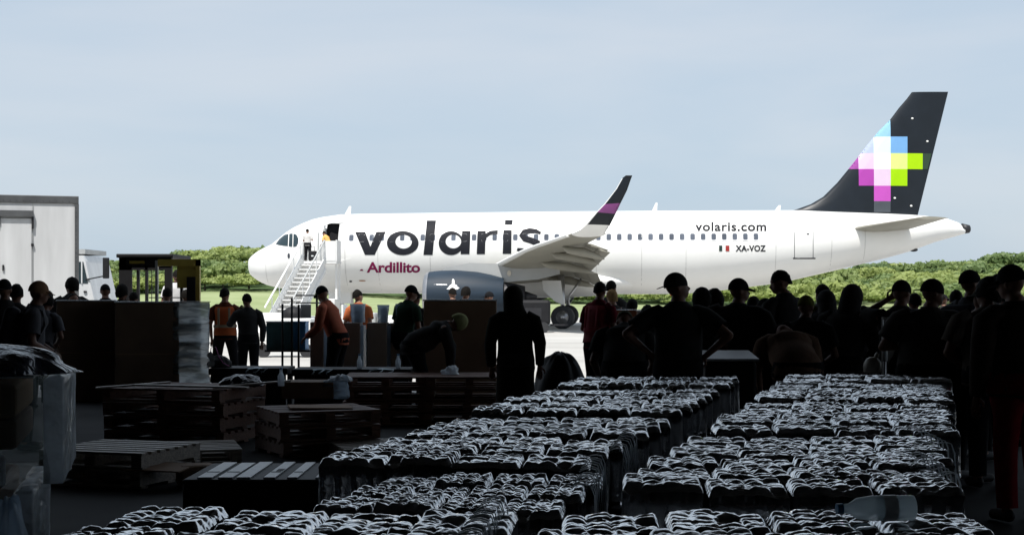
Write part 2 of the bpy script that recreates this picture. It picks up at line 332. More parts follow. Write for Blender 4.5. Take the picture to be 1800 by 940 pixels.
for i in range(1900):
    y = 288 + 150 * rng.random() ** 1.15; x = rng.uniform(-.42, .42) * y * 1.02
    px = 900 + x / y * F
    if 480 < px < 1320 and y > 330: continue
    sc = rng.uniform(.7, 1.6) * (1.2 if y > 380 else .95) * (1.3 if rng.random() < .06 else 1)
    if i % 4 == 0 and abs(px - 900) > 200: y = 215 + 75 * rng.random(); px = rng.uniform(1180, 1950) if rng.random() < .75 else rng.uniform(-150, 160); x = (px - 900) / F * y; sc *= .8
    q = variants[i % 8]; a = rng.uniform(0, 6.28); ca, sa = math.cos(a), math.sin(a)
    Rm = np.array([[ca, sa, 0], [-sa, ca, 0], [0, 0, 1]])
    Qs.append((q @ Rm) * np.array([sc * 1.1, sc * 1.1, sc * rng.uniform(.6, 1.1)]) + np.array([x, y, terrain(x, y) + .3]))
    patch = noise.noise(Vector((x / 28, y / 28, 7))) * .6 + .42
    Ts.append(np.clip(patch + (.25 if y < 290 else 0) + rng.normal(0, .15) + rng.normal(0, .035, len(q)), 0, 1))
wd = quads_obj('woodland', np.concatenate(Qs), M['leaf'], col=np.concatenate(Ts)); tag(wd, kind='stuff')

tmb = MB(); tmb.tube([(0, 0, -.3), (.1, 0, 1.2), (.05, .1, 2.6), (.2, 0, 3.6)], [.28, .2, .14, .05], n=8)
for a in range(4):
    an = a * 1.6; tmb.tube([(.08, 0, 1.4 + a * .3), (math.cos(an) * .8, math.sin(an) * .8, 2.6 + a * .2), (math.cos(an) * 1.5, math.sin(an) * 1.5, 3.3 + a * .2)], [.1, .07, .03], n=6)
crown_me = []; 
for k in range(4):
    q = leaf_cloud(14, 75, 2.7, 3.2, .26, 40 + k); q[:, :, 2] += 1.3
    o = quads_obj('crown', q, M['leaf'], col=np.clip(.45 + rng.normal(0, .12, len(q)), 0, 1)); crown_me.append(o.data); bpy.data.objects.remove(o)
trunk_o = tmb.build('trunk', M['bark']); trunk_me = trunk_o.data; bpy.data.objects.remove(trunk_o)
tree_px = [(190, 405), (250, 415), (302, 410), (352, 420), (410, 405), (455, 415), (215, 300), (285, 306), (360, 300), (392, 320), (438, 302), (640, 330), (700, 340), (1420, 330), (1460, 300), (1505, 310), (1548, 405), (1590, 420), (1638, 300), (1652, 415), (1700, 330), (1725, 425), (1748, 420), (1775, 425), (1796, 410), (1690, 300), (1560, 305), (1760, 310)]
for i, (px, y) in enumerate(tree_px):
    x = X(px, y); left = px < 900
    t = thing('tree', ('leafy green tree standing out of the wooded hillside left of the plane nose' if left else 'leafy green tree standing out of the wooded slope below and right of the plane tail'), 'tree',
              (x, y, terrain(x, y) - .2), rng.uniform(0, 6), 'trees on the hillside ' + ('left of' if left else 'right of') + ' the plane')
    s_ = rng.uniform(.75, 1.15); t.scale = (s_, s_, s_ * rng.uniform(.85, 1.05))
    inst('trunk', trunk_me, t); inst('crown', crown_me[i % 4], t)

# ------------------------------------------------------------------ the aircraft
AL = R(-4.12); NX, NY = -14.07, 77.5
plane = thing('airliner', 'white jet airliner with black tail of coloured squares, parked side-on with its front door open', 'aeroplane', (NX, NY, 0), AL)
ca, sa = math.cos(AL), math.sin(AL)
def sz(px, py, l=0.0):
    """photo pixel -> (s along the fuselage from the nose, height), at lateral distance l on the near side"""
    t = (px - 900) / F
    # world = N + s*(ca,sa) - l*(-sa,ca)
    s = (t * (NY - l * ca) - NX - l * sa) / (ca - t * sa)
    Y = NY + s * sa - l * ca
    return s, HC + (525 - py) * Y / F
TOP = [(435.6, 462), (438, 455), (445.5, 447), (461, 437), (482.5, 428), (492, 418.5), (501, 410), (522, 397), (552.8, 384.5), (586, 378), (609, 376.3), (718, 374.8), (1000, 371.5), (1200, 370.3), (1400, 369.5), (1470, 372), (1551.7, 375), (1614, 378), (1665.7, 384), (1688, 391), (1696, 406)]
BOT = [(435.6, 466), (437, 474), (440.4, 482.8), (453, 493), (468.5, 500.6), (489, 506), (530, 511), (598.7, 514.5), (637, 515.5), (1000, 517), (1200, 516.5), (1280, 509), (1374, 496.8), (1480, 472.5), (1551.7, 455), (1600.9, 441.6), (1641, 426), (1685.8, 413.7), (1696, 410.3)]
tp = np.array([sz(*p) for p in TOP]); bt = np.array([sz(*p) for p in BOT])
HWs = [0, .15, .5, 1, 2, 3, 4, 5.5, 7, 26, 29, 32, 35, 37, 37.6]; HWv = [.12, .42, .8, 1.15, 1.52, 1.74, 1.87, 1.96, 1.975, 1.975, 1.8, 1.38, .82, .36, .2]
def top_z(s): return float(np.interp(s, tp[:, 0], tp[:, 1]))
def bot_z(s): return float(np.interp(s, bt[:, 0], bt[:, 1]))
def hw(s): return float(np.interp(s, HWs, HWv))
def surf_l(s, z):
    t, b = top_z(s), bot_z(s); q = (z - (t + b) / 2) / max((t - b) / 2, .01)
    return hw(s) * math.sqrt(max(0.0, 1 - q * q))
def dec(px, py, off=.012):
    """photo pixel -> local point just proud of the near fuselage skin"""
    l = 1.9
    for _ in range(6): s, z = sz(px, py, l); l = surf_l(s, z)
    return Vector((s, -l - off, z))
sts = sorted(set([0.0, .04, .1, .2, .35, .5, .75, 1, 1.3, 1.7, 2.1, 2.5, 3, 3.5, 4, 5, 6, 7] + list(np.arange(8, 25, 1.5)) + list(np.arange(24, 37.3, .6)) + [37.35, 37.5]))
V = []; n = 48
def smooth_top(s, f): return (f(s - .18) + 2 * f(s) + f(s + .18)) / 4 if s > .3 else f(s)
for s in sts:
    t, b = smooth_top(s, top_z), smooth_top(s, bot_z)
    for k in range(n):
        an = 2 * math.pi * k / n
        V.append((s, hw(s) * math.sin(an), (t + b) / 2 + (t - b) / 2 * math.cos(an)))
Fc = [(i * n + k, i * n + (k + 1) % n, (i + 1) * n + (k + 1) % n, (i + 1) * n + k) for i in range(len(sts) - 1) for k in range(n)]
Fc += [tuple(range(n))[::-1], tuple((len(sts) - 1) * n + k for k in range(n))]
fus = mesh_obj('fuselage', V, Fc, [M['white_paint'], M['cabin_dark']], plane, True)
# front door opening cut into the skin
p0 = dec(572, 460); p1 = dec(597.5, 393)
cb = MB(); cb.m = 0; cb.span((p0.x, -2.4, p0.z - .02), (p1.x, -1.05, p1.z), bev=.08)
cut = cb.build('cut', [M['cabin_dark']], plane)
bpy.context.view_layer.update()
bo = fus.modifiers.new('b', 'BOOLEAN'); bo.object = cut; bo.operation = 'DIFFERENCE'; bo.solver = 'EXACT'
try: bo.material_mode = 'TRANSFER'
except Exception: pass
dg = bpy.context.evaluated_depsgraph_get()
nm = bpy.data.meshes.new_from_object(fus.evaluated_get(dg)); fus.modifiers.clear(); fus.data = nm; nm.name = 'fuselage'
bpy.data.objects.remove(cut)

def curve_mesh(polys=None, text=None, size=1.0, bold=0.0, spacing=1.0):
    """flat 2D outlines (or type) filled to a mesh; returns a bmesh in the xy plane"""
    if text is not None:
        c = bpy.data.curves.new('t', 'FONT'); c.body = text; c.size = size; c.offset = bold; c.resolution_u = 5; c.space_character = spacing
    else:
        c = bpy.data.curves.new('t', 'CURVE'); c.dimensions = '2D'; c.fill_mode = 'BOTH'
        for P in polys:
            sp = c.splines.new('POLY'); sp.points.add(len(P) - 1); sp.use_cyclic_u = True
            for i, p in enumerate(P): sp.points[i].co = (p[0], p[1], 0, 1)
    o = bpy.data.objects.new('t', c); COL.objects.link(o); bpy.context.view_layer.update()
    me = bpy.data.meshes.new_from_object(o.evaluated_get(bpy.context.evaluated_depsgraph_get()))
    bpy.data.objects.remove(o); bm = bmesh.new(); bm.from_mesh(me); bpy.data.meshes.remove(me); return bm
def cuts(bm, axis, step):
    lo = min(v.co[axis] for v in bm.verts); hi = max(v.co[axis] for v in bm.verts); k = lo + step
    while k < hi:
        no = Vector((0, 0, 0)); no[axis] = 1; co = Vector((0, 0, 0)); co[axis] = k
        bmesh.ops.bisect_plane(bm, geom=bm.verts[:] + bm.edges[:] + bm.faces[:], plane_co=co, plane_no=no); k += step
def decal(name, bm, fmap, m, parent, xcut=None, ycut=None):
    if ycut: cuts(bm, 1, ycut)
    if xcut: cuts(bm, 0, xcut)
    for v in bm.verts: v.co = fmap(v.co)
    bm.normal_update()
    me = bpy.data.meshes.new(name); bm.to_mesh(me); bm.free(); me.materials.append(m)
    o = bpy.data.objects.new(name, me); COL.objects.link(o); o.parent = parent; return o
def ring(cx, cy, rx, ry, n=36, sh=0.0):
    return [(cx + rx * math.cos(2 * math.pi * k / n) - sh * ry * math.sin(2 * math.pi * k / n), cy + ry * math.sin(2 * math.pi * k / n)) for k in range(n)]
def arcstroke(pts, wd):
    """outline of a thick polyline"""
    P = [Vector(p) for p in pts]; L = []; Rr = []
    for i, p in enumerate(P):
        t = (P[min(i + 1, len(P) - 1)] - P[max(i - 1, 0)]).normalized(); nn = Vector((-t.y, t.x)); w_ = wd[i] if hasattr(wd, '__len__') else wd
        L.append(tuple(p + nn * w_)); Rr.append(tuple(p - nn * w_))
    return L + Rr[::-1]
Lt = lambda x, y: (600 + x / 5.0, 380 + y / 5.0)          # enlarged-crop coordinates of the big lettering
fm = lambda c: dec(c.x, c.y)
def letter(polys): decal('letter', curve_mesh([[Lt(*p) for p in P] for P in polys]), fm, M['ink'], plane, ycut=4)
letter([[(120, 137), (210, 137), (255, 268), (308, 137), (392, 135), (293, 340), (208, 340)]])
letter([ring(540, 236, 140, 106), ring(548, 224, 72, 60)])
letter([[(752, 38), (832, 38), (802, 340), (722, 340)]])
letter([ring(965, 236, 110, 105) , ring(985, 222, 68, 60)])
letter([[(1062, 128), (1136, 128), (1126, 333), (1048, 333)]])
letter([[(1197, 128), (1270, 128), (1268, 152), (1310, 128), (1376, 122), (1374, 160), (1310, 166), (1275, 190), (1266, 230), (1262, 333), (1190, 333)]])
letter([[(1440, 33), (1506, 33), (1502, 75), (1437, 75)]])
letter([[(1425, 122), (1498, 122), (1493, 330), (1418, 330)]])
letter([arcstroke([(1752, 150), (1710, 132), (1655, 128), (1608, 142), (1590, 168), (1612, 196), (1670, 214), (1725, 238), (1732, 268), (1700, 300), (1640, 312), (1580, 300), (1545, 290)], [12, 20, 24, 27, 29, 28, 27, 29, 30, 27, 24, 20, 12])])
# type set in a plain sans face
def type_on(name, text, x0, x1, ybase, ytop, m, bold=.0, spacing=1.0):
    bm = curve_mesh(text=text, bold=bold, spacing=spacing)
    lo = min(v.co.x for v in bm.verts); hi = max(v.co.x for v in bm.verts); h = max(v.co.y for v in bm.verts)
    for v in bm.verts: v.co = Vector((x0 + (v.co.x - lo) / (hi - lo) * (x1 - x0), ybase - v.co.y / h * (ybase - ytop), 0))
    return decal(name, bm, fm, m, plane, ycut=4)
type_on('lettering', 'Ardillito', 644.5, 738.5, 478.5, 460.5, M['maroon'], .028, .98)
type_on('lettering', 'volaris.com', 1222, 1347, 405.5, 390, M['ink'], .030, 1.1)
type_on('lettering', 'XA-VOZ', 1293, 1346, 441.5, 431, M['ink'], .03, 1.05)
decal('small_emblem', curve_mesh([[(632, 476), (634, 473.5), (637, 473), (639, 476)]]), fm, M['maroon'], plane)
decal('flag_stripe', curve_mesh([[(1264, 431.5), (1269.5, 431.5), (1269.5, 441.5), (1264, 441.5)]]), fm, M['green_print'], plane, ycut=3)
decal('flag_stripe', curve_mesh([[(1275.5, 431.5), (1282, 431.5), (1282, 441.5), (1275.5, 441.5)]]), fm, M['red_print'], plane, ycut=3)
# cabin windows
s0 = dec(617.5, 420).x; WINZ = dec(1150, 416.5).z
fr_m = mat('window_frame_paint', (.62, .62, .63), .4, var=.03)
k = 0
while True:
    s = s0 + .533 * k; k += 1
    zc = WINZ
    if s > dec(1347, 417).x: break
    if 26 < k < 0: continue
    for side in ((-1, 1) if k % 1 == 0 else (-1,)):
        def rr(hx, hz, n=3):
            P = []; rc = .07
            for cx, cz, a0 in ((hx - rc, hz - rc, 0), (-hx + rc, hz - rc, 90), (-hx + rc, -hz + rc, 180), (hx - rc, -hz + rc, 270)):
                for j in range(n + 1):
                    a = R(a0 + 90 * j / n); P.append((cx + rc * math.cos(a), cz + rc * math.sin(a)))
            return P
        A = rr(.155, .205); B = rr(.115, .165)
        Vv = [(s + x, side * (surf_l(s + x, zc + z) + .012), zc + z) for x, z in A] + [(s + x, side * (surf_l(s + x, zc + z) + .004), zc + z) for x, z in B]
        nn = len(A); Ff = [(i, (i + 1) % nn, nn + (i + 1) % nn, nn + i) for i in range(nn)] + [tuple(range(nn, 2 * nn))]
        if side > 0: Ff = [f[::-1] for f in Ff]
        mesh_obj('cabin_window', Vv, Ff, [fr_m, M['cabin_pane']], plane, mi=[0] * nn + [1])
# cockpit glazing in three panes
for P in ([(484.5, 429), (491, 420), (500, 412.8), (507, 411), (506, 432.6), (497, 431.6)], [(508.6, 410.8), (514.5, 410.3), (513.8, 433.6), (507.6, 432.8)], [(516, 410.4), (521.5, 412.6), (524.5, 419), (524, 427), (521, 433), (515.3, 433.8)]):
    decal('cockpit_window', curve_mesh([P]), lambda c: dec(c.x, c.y, .02), M['glass_dark'], plane, xcut=3, ycut=3)
decal('sensor_panel', curve_mesh([ring(507.5, 449.5, 2.2, 4.8)]), fm, M['inkgrey'], plane)
decal('sensor_panel', curve_mesh([ring(616.5, 494.6, 2.6, 1.5)]), fm, M['ink'], plane)
decal('sensor_panel', curve_mesh([ring(637, 493.4, 6, 1.2)]), fm, mat('copper_panel', (.35, .2, .12), .5), plane)
decal('service_panel', curve_mesh([ring(1314 / 1 - 10000 * 0, 439, .01, .01)]), fm, M['ink'], plane) if False else None
# rear door outline + sill
def line_decal(name, pts, wpx, m): decal(name, curve_mesh([arcstroke(pts, wpx)]), fm, m, plane, ycut=6)
line_decal('door_seam', [(1396.6, 408), (1396.6, 454)], .45, M['inkgrey'])
line_decal('door_seam', [(1429.3, 406), (1429.3, 454)], .45, M['inkgrey'])
line_decal('door_sill', [(1394, 454.2), (1433.5, 454.2)], 1.1, M['ink'])
line_decal('door_handle', [(1418, 411.2), (1422.5, 411.2)], .9, M['ink'])
seam = mat('skin_seam', (.50, .50, .49), .5, var=.1)
for sx_ in (470, 530, 606, 664, 756, 1048, 1128, 1206, 1364, 1462, 1520):
    a_ = dec(sx_, 440).x; t_, b_ = top_z(a_), bot_z(a_); mb = MB(); V = []
    for k_ in range(15):
        z = b_ + (t_ - b_) * (.04 + .92 * k_ / 14.0)
        for dx_ in (-.012, .012): V.append((a_ + dx_, -surf_l(a_, z) - .006, z))
    mb.add(V, [(2 * k_, 2 * k_ + 1, 2 * k_ + 3, 2 * k_ + 2) for k_ in range(14)]); mb.build('skin_seam', seam, plane)
# underside blisters
for px, py in ((1631.5, 425.5), (1605, 440.5)):
    s, z = sz(px, py); mb = MB(); mb.ball((s, -.15, z + .04), (.22, .12, .1)); mb.build('drain_mast', M['dark_metal'], plane, True)
# antennas on the crown
for px, h_, ln in ((611, .42, .32), (1150, .42, .28), (1366, .26, .3)):
    s, z = sz(px, 372); zt = top_z(s); mb = MB()
    V = [(s - ln / 2, -.03, zt - .05), (s + ln / 2, -.03, zt - .05), (s + ln / 2, .03, zt - .05), (s - ln / 2, .03, zt - .05), (s + ln * .25, -.012, zt + h_), (s + ln * .62, -.012, zt + h_), (s + ln * .62, .012, zt + h_), (s + ln * .25, .012, zt + h_)]
    mb.add(V, [(0, 1, 5, 4), (1, 2, 6, 5), (2, 3, 7, 6), (3, 0, 4, 7), (4, 5, 6, 7)]); mb.build('antenna', M['white_paint'], plane)
# tail cone exhaust
s_, z_ = sz(1690, 402); mb = MB(); mb.tube([(37.35, 0, z_ + .0), (37.75, 0, z_ - .02), (37.8, 0, z_ - .02)], [.24, .16, .1], [.28, .2, .12], n=16, ref=(0, 1, 0)); mb.build('exhaust_cone', M['dark_metal'], plane, True)

# ---- fin
LE = [(1390, 370.5), (1400, 368), (1425, 359), (1447, 346), (1472, 321), (1490, 299), (1508.6, 275.7), (1527, 252), (1544.8, 230.5), (1564.7, 210.6), (1580, 190), (1593.6, 174.4), (1602.7, 162.8)]
lez = np.array([sz(*p) for p in LE]); o_ = np.argsort(lez[:, 1]); lez = lez[o_]
te0 = sz(1613.5, 377); te1 = sz(1666.7, 161.7)
zt_ = te1[1]
zs = sorted(set([5.55, 5.75] + [float(z) for z in lez[:, 1] if z < zt_ - .05] + [zt_]))
def fin_le(z): return float(np.interp(z, lez[:, 1], lez[:, 0]))
def fin_te(z): return te0[0] + (te1[0] - te0[0]) * (z - te0[1]) / (te1[1] - te0[1])
PROF = [(0, 0), (.015, .3), (.06, .6), (.18, .93), (.35, 1), (.6, .8), (.85, .32), (1, .02)]
def fin_half(z): return .30 * (1 - (z - 5.5) / 9.5)
V = []; prof = PROF + [(a_, -b_) for a_, b_ in PROF[-2:0:-1]]; n = len(prof)
for z in zs:
    a, b = fin_le(z), fin_te(z); h = min(fin_half(z), (b - a) * .07)
    for u, v in prof: V.append((a + (b - a) * u, -h * v, z))
Fc = [(i * n + k, i * n + (k + 1) % n, (i + 1) * n + (k + 1) % n, (i + 1) * n + k) for i in range(len(zs) - 1) for k in range(n)] + [tuple((len(zs) - 1) * n + k for k in range(n))]
fin = mesh_obj('tail_fin', V, Fc, M['navy'], plane, False)
for p in fin.data.polygons: p.use_smooth = True
fin.data.set_sharp_from_angle(angle=R(35)) if hasattr(fin.data, 'set_sharp_from_angle') else None
def fdec(c):
    s, z = sz(c.x, c.y, .25); a, b = fin_le(z), fin_te(z); u = min(1, max(0, (s - a) / (b - a)))
    h = min(fin_half(z), (b - a) * .07)
    return Vector((max(s, a + .0), -h * float(np.interp(u, [q[0] for q in PROF], [q[1] for q in PROF])) - .014, z))
cx_ = [1488.7, 1509.7, 1536.4, 1566, 1595.8, 1623.3, 1640]; ry_ = [210.6, 239.9, 269.2, 297, 326.4, 353.5, 372.7]
def le_px(y): # leading edge x at image row
    return float(np.interp(y, [p[1] for p in LE][::-1], [p[0] for p in LE][::-1]))
def sq(c0, c1, r0, r1, col, nm='painted_square'):
    x0, x1, y0, y1 = cx_[c0], cx_[c1], ry_[r0], ry_[r1]
    P = []
    for y in np.linspace(y0, y1, 6): P.append((x1, y))
    for y in np.linspace(y1, y0, 12): P.append((min(x1 - .05, max(x0, le_px(y) + .7)), y))
    te = lambda y: 1613.5 + (1666.7 - 1613.5) * (377 - y) / (377 - 161.7) - 1.2
    P = [(min(x, te(y)), y) for x, y in P]
    k = 'tail_%02d%02d%02d' % tuple(int(c * 99) for c in col)
    m_ = bpy.data.materials.get(k) or mat(k, col, .6, var=.03, vscale=2, spec=.12)
    decal(nm, curve_mesh([P]), fdec, m_, plane, xcut=4, ycut=6)
sq(2, 3, 0, 1, (.27, .50, .70)); sq(1, 2, 1, 2, (.40, .46, .66)); sq(2, 3, 1, 2, (.62, .76, .80)); sq(3, 4, 1, 2, (.17, .37, .66))
sq(0, 1, 2, 3, (.30, .07, .30)); sq(1, 2, 2, 3, (.72, .50, .72)); sq(2, 3, 2, 3, (.85, .85, .86)); sq(3, 4, 2, 3, (.66, .82, .24)); sq(4, 5, 2, 3, (.38, .66, .006)); sq(5, 6, 2, 3, (.035, .065, .04))
sq(1, 2, 3, 4, (.38, .06, .36)); sq(2, 3, 3, 4, (.68, .53, .68)); sq(3, 4, 3, 4, (.34, .64, .005)); sq(2, 3, 4, 5, (.50, .09, .46)); sq(2, 3, 5, 6, (.075, .085, .10))
for px, py in ((1604.5, 208), (1631.6, 248), (1573.5, 348), (1603, 361.5)):
    mb = MB(); c = fdec(Vector((px, py, 0))); mb.ball(c, (.07, .03, .05), n=8); mb.build('static_fitting', M['white_paint'], plane, True)
# ---- horizontal stabilisers
def slab(name, secs, m, parent, t=.11, mats=None):
    """lifting surface from sections (l, s_le, s_te, z, half thickness)"""
    V = []
    for l, a, b, z, h in secs:
        for u, v in prof: V.append((a + (b - a) * u, -l, z + h * v))
    Fc = [(i * n + k, (i + 1) * n + k, (i + 1) * n + (k + 1) % n, i * n + (k + 1) % n) for i in range(len(secs) - 1) for k in range(n)]
    Fc += [tuple(range(n)), tuple((len(secs) - 1) * n + k for k in range(n))[::-1]]
    if secs[-1][0] < 0: Fc = [f[::-1] for f in Fc]
    o = mesh_obj(name, V, Fc, m, parent, True)
    if hasattr(o.data, 'set_sharp_from_angle'): o.data.set_sharp_from_angle(angle=R(40))
    return o
for sg in (1, -1):
    secs = []
    for l, px0, px1, py0 in ((.4, 1488, 1590, 405), (1.2, 1500, 1603, 402), (6.2, 1614, 1667, 383)):
        a, z = sz(px0, py0, l); b, _ = sz(px1, py0, l); secs.append((sg * l, a, b, z, .17 if l < 3 else .07))
    slab('tailplane', secs, M['wing_grey'] if sg > 0 else M['wing_grey'], plane)
# ---- wings
def WLE(l): return 12.3 + .402 * (l - 1.9)
WZ = lambda l: float(np.interp(l, [0, 1.9, 6, 10, 15.5], [2.5, 2.62, 3.22, 3.78, 4.22]))
def wing(sg):
    secs = []
    for l, ch, h in ((.3, 6.2, .45), (1.9, 5.4, .40), (4, 4.35, .30), (6.4, 3.35, .24), (9, 2.6, .19), (12.5, 1.85, .14), (15.5, 1.42, .1)):
        secs.append((sg * l, WLE(l), WLE(l) + ch, WZ(l), h))
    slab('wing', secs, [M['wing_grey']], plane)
    # slat strip in white along the leading edge
    V = []; ls = [1.9, 6.3, 6.5, 15.2]
    secs = [(sg * l, WLE(l) - .10, WLE(l) + .55 - .02 * l, WZ(l) + .0, .14 - .005 * l) for l in np.linspace(2.1, 15.0, 8)]
    slab('slat', secs, [M['white_paint']], plane)
    # flaps, lowered
    def TE(l): return WLE(l) + float(np.interp(l, [1.9, 4, 6.4, 9, 12.5, 15.5], [5.4, 4.35, 3.35, 2.6, 1.85, 1.42]))
    for (l0, l1, ch, dz) in ((2.1, 6.2, 1.25, .42), (6.5, 12.6, .95, .30)):
        for q, (cs, dd) in enumerate(((1.0, 0), (.55, .24))):
            V = []
            for l in (l0, l1):
                a = TE(l) - .15 + (0 if q == 0 else ch * .55); z = WZ(l) - .06 - dd
                c = ch * cs; th = .055
                for (u, w_) in ((0, 0), (.25, .8), (1, -.0), (.25, -1)):
                    V.append((a + c * u, -sg * l, z + th * w_ - dz * u * cs))
            Fc = [(0, 1, 5, 4), (1, 2, 6, 5), (2, 3, 7, 6), (3, 0, 4, 7), (3, 2, 1, 0), (4, 5, 6, 7)]
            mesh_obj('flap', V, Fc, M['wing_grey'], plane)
    # aileron line: darker gap piece at outer trailing edge; canoe fairings
    for l, ln in ((3.2, 2.6), (7.4, 2.7), (10.0, 2.3), (12.2, 1.9)):
        a = TE(l) - ln * .62; z = WZ(l) - .30; mb = MB()
        mb.tube([(a, -sg * l, z + .16), (a + ln * .15, -sg * l, z), (a + ln * .5, -sg * l, z - .1), (a + ln * .85, -sg * l, z - .3), (a + ln, -sg * l, z - .42)], [.02, .13, .17, .1, .02], [.02, .16, .22, .13, .02], n=10, ref=(0, 1, 0))
        mb.build('flap_fairing', M['wing_grey'], plane, True)
    # sharklet: sections defined by leading and trailing edge points
    S_ = []
    for (p0, p1, l, h) in (((1005, 411.5), (1061, 414.5), 15.5, .1), ((1020, 404), (1066, 405), 16.1, .075), ((1030.5, 395), (1072, 396), 16.5, .055), ((1048, 373), (1082, 376), 16.75, .04), ((1062, 359), (1091, 357), 16.85, .032), ((1083, 332), (1102, 335), 16.95, .024), ((1093.5, 313.5), (1109, 315), 17.0, .02), ((1100, 308.5), (1111.5, 308.5), 17.0, .014)):
        a = sz(*p0, l); b = sz(*p1, l); S_.append((a, b, l, h))
    V = []
    for i, (a, b, l, h) in enumerate(S_):
        tilt = min(1, i / 2.5)
        for u, v in prof:
            V.append((a[0] + (b[0] - a[0]) * u, -sg * (l + h * v * tilt), a[1] + (b[1] - a[1]) * u + h * v * (1 - tilt)))
    Fc = []; mi = []
    for i in range(len(S_) - 1):
        for k_ in range(n):
            Fc.append((i * n + k_, (i + 1) * n + k_, (i + 1) * n + (k_ + 1) % n, i * n + (k_ + 1) % n))
            u = prof[k_][0]; mi.append(0 if i < 2 or (i < 6 and (k_ in (0, 1, n - 1, n - 2))) else (2 if i == 3 else 1))
    Fc.append(tuple((len(S_) - 1) * n + k_ for k_ in range(n))); mi.append(1)
    if sg < 0: Fc = [f[::-1] for f in Fc]
    pm = bpy.data.materials.get('sharklet_purple') or mat('sharklet_purple', (.22, .05, .20), .4, var=.05)
    o = mesh_obj('sharklet', V, Fc, [M['white_paint'], M['navy'], pm], plane, True, mi)
    # engine
    ey = -sg * 5.75; ez = 1.62; es = 10.25
    mb = MB(); mb.tube([(es, ey, ez), (es + .06, ey, ez), (es + .22, ey, ez)], [1.07, 1.15, 1.2], n=40, ref=(0, 1, 0), cap=False); mb.build('intake_lip', M['metal'], plane, True)
    mb = MB(); mb.tube([(es + .22, ey, ez), (es + .7, ey, ez), (es + 1.6, ey, ez), (es + 2.6, ey, ez), (es + 3.3, ey, ez), (es + 3.9, ey, ez)], [1.2, 1.255, 1.28, 1.2, 1.06, .9], n=40, ref=(0, 1, 0), cap=False); cw = mb.build('engine_cowl', M['cowl'], plane, True)
    mb = MB(); mb.tube([(es, ey, ez), (es + .6, ey, ez), (es + .9, ey, ez)], [1.07, .98, .96], n=40, ref=(0, 1, 0), cap=False); mb.build('intake_duct', M['grey_panel'], plane, True)
    mb = MB(); mb.tube([(es + .9, ey, ez), (es + .92, ey, ez)], [.96, .96], n=40, ref=(0, 1, 0)); mb.tube([(es + .35, ey, ez), (es + .9, ey, ez)], [.04, .3], n=16, ref=(0, 1, 0)); mb.build('fan', M['dark_metal'], plane, True)
    mb = MB(); mb.tube([(es + 3.3, ey, ez), (es + 4.4, ey, ez), (es + 4.9, ey, ez)], [.8, .62, .5], n=28, ref=(0, 1, 0)); mb.tube([(es + 4.8, ey, ez), (es + 5.5, ey, ez)], [.3, .05], n=16, ref=(0, 1, 0)); mb.build('exhaust_nozzle', M['dark_metal'], plane, True)
    mb = MB(); V = []
    for s_a, zt1, zb1, hh in ((es + .9, 3.0, 2.7, .05), (es + 2.2, 3.25, 2.65, .17), (es + 3.9, 3.2, 2.3, .2), (es + 5.6, 3.1, 2.45, .16), (es + 6.6, 3.0, 2.7, .04)):
        V += [(s_a, ey - hh, zb1), (s_a, ey + hh, zb1), (s_a, ey + hh, zt1), (s_a, ey - hh, zt1)]
    mb.add(V, [(i * 4 + a_, i * 4 + (a_ + 1) % 4, i * 4 + 4 + (a_ + 1) % 4, i * 4 + 4 + a_) for i in range(4) for a_ in range(4)] + [(3, 2, 1, 0), (16, 17, 18, 19)])
    mb.build('pylon', M['grey_panel'], plane)
    if sg > 0:
        def ed(c):
            l = 7.0
            for _ in range(5):
                s, z = sz(c.x, c.y, l); r = float(np.interp(s - es, [0, .7, 1.6, 2.6, 3.3, 3.9], [1.1, 1.255, 1.28, 1.2, 1.06, .9])); l = 5.75 + math.sqrt(max(.01, r * r - (z - ez) ** 2))
            return Vector((s, -l - .015, z))
        decal('cowl_emblem', curve_mesh([[(785, 508), (788, 505), (791, 501), (794.5, 499), (795, 491), (797, 490), (798.5, 492), (798.8, 499), (803, 501), (804, 503.5), (808, 506), (804, 508.5), (795, 509.5)]]), ed, M['white_paint'], plane, xcut=3, ycut=3)
        decal('cowl_seam', curve_mesh([arcstroke([(747, 499.6), (786, 500)], .3)]), ed, M['metal'], plane, xcut=4)
        decal('service_mark', curve_mesh([ring(895, 480, 3.6, 5.2, 20)]), lambda c: Vector((sz(c.x, c.y, 5.97)[0], -5.99, sz(c.x, c.y, 5.97)[1])), M['milk'], plane)
wing(1); wing(-1)
# belly fairing
V = []; ns_, nr = 28, 30
for i in range(ns_ + 1):
    u = i / ns_; s = 9.8 + 12.2 * u; r = math.sin(math.pi * min(1, max(0, u))) ** .55 if 0 < u < 1 else 0.0
    for k in range(nr):
        an = 2 * math.pi * k / nr; V.append((s, 2.16 * r * math.sin(an), 2.42 - .1 * (1 - r) + .86 * r * math.cos(an)))
Fc = [(i * nr + k, i * nr + (k + 1) % nr, (i + 1) * nr + (k + 1) % nr, (i + 1) * nr + k) for i in range(ns_) for k in range(nr)]
mesh_obj('belly_fairing', V, Fc, M['white_paint'], plane, True)
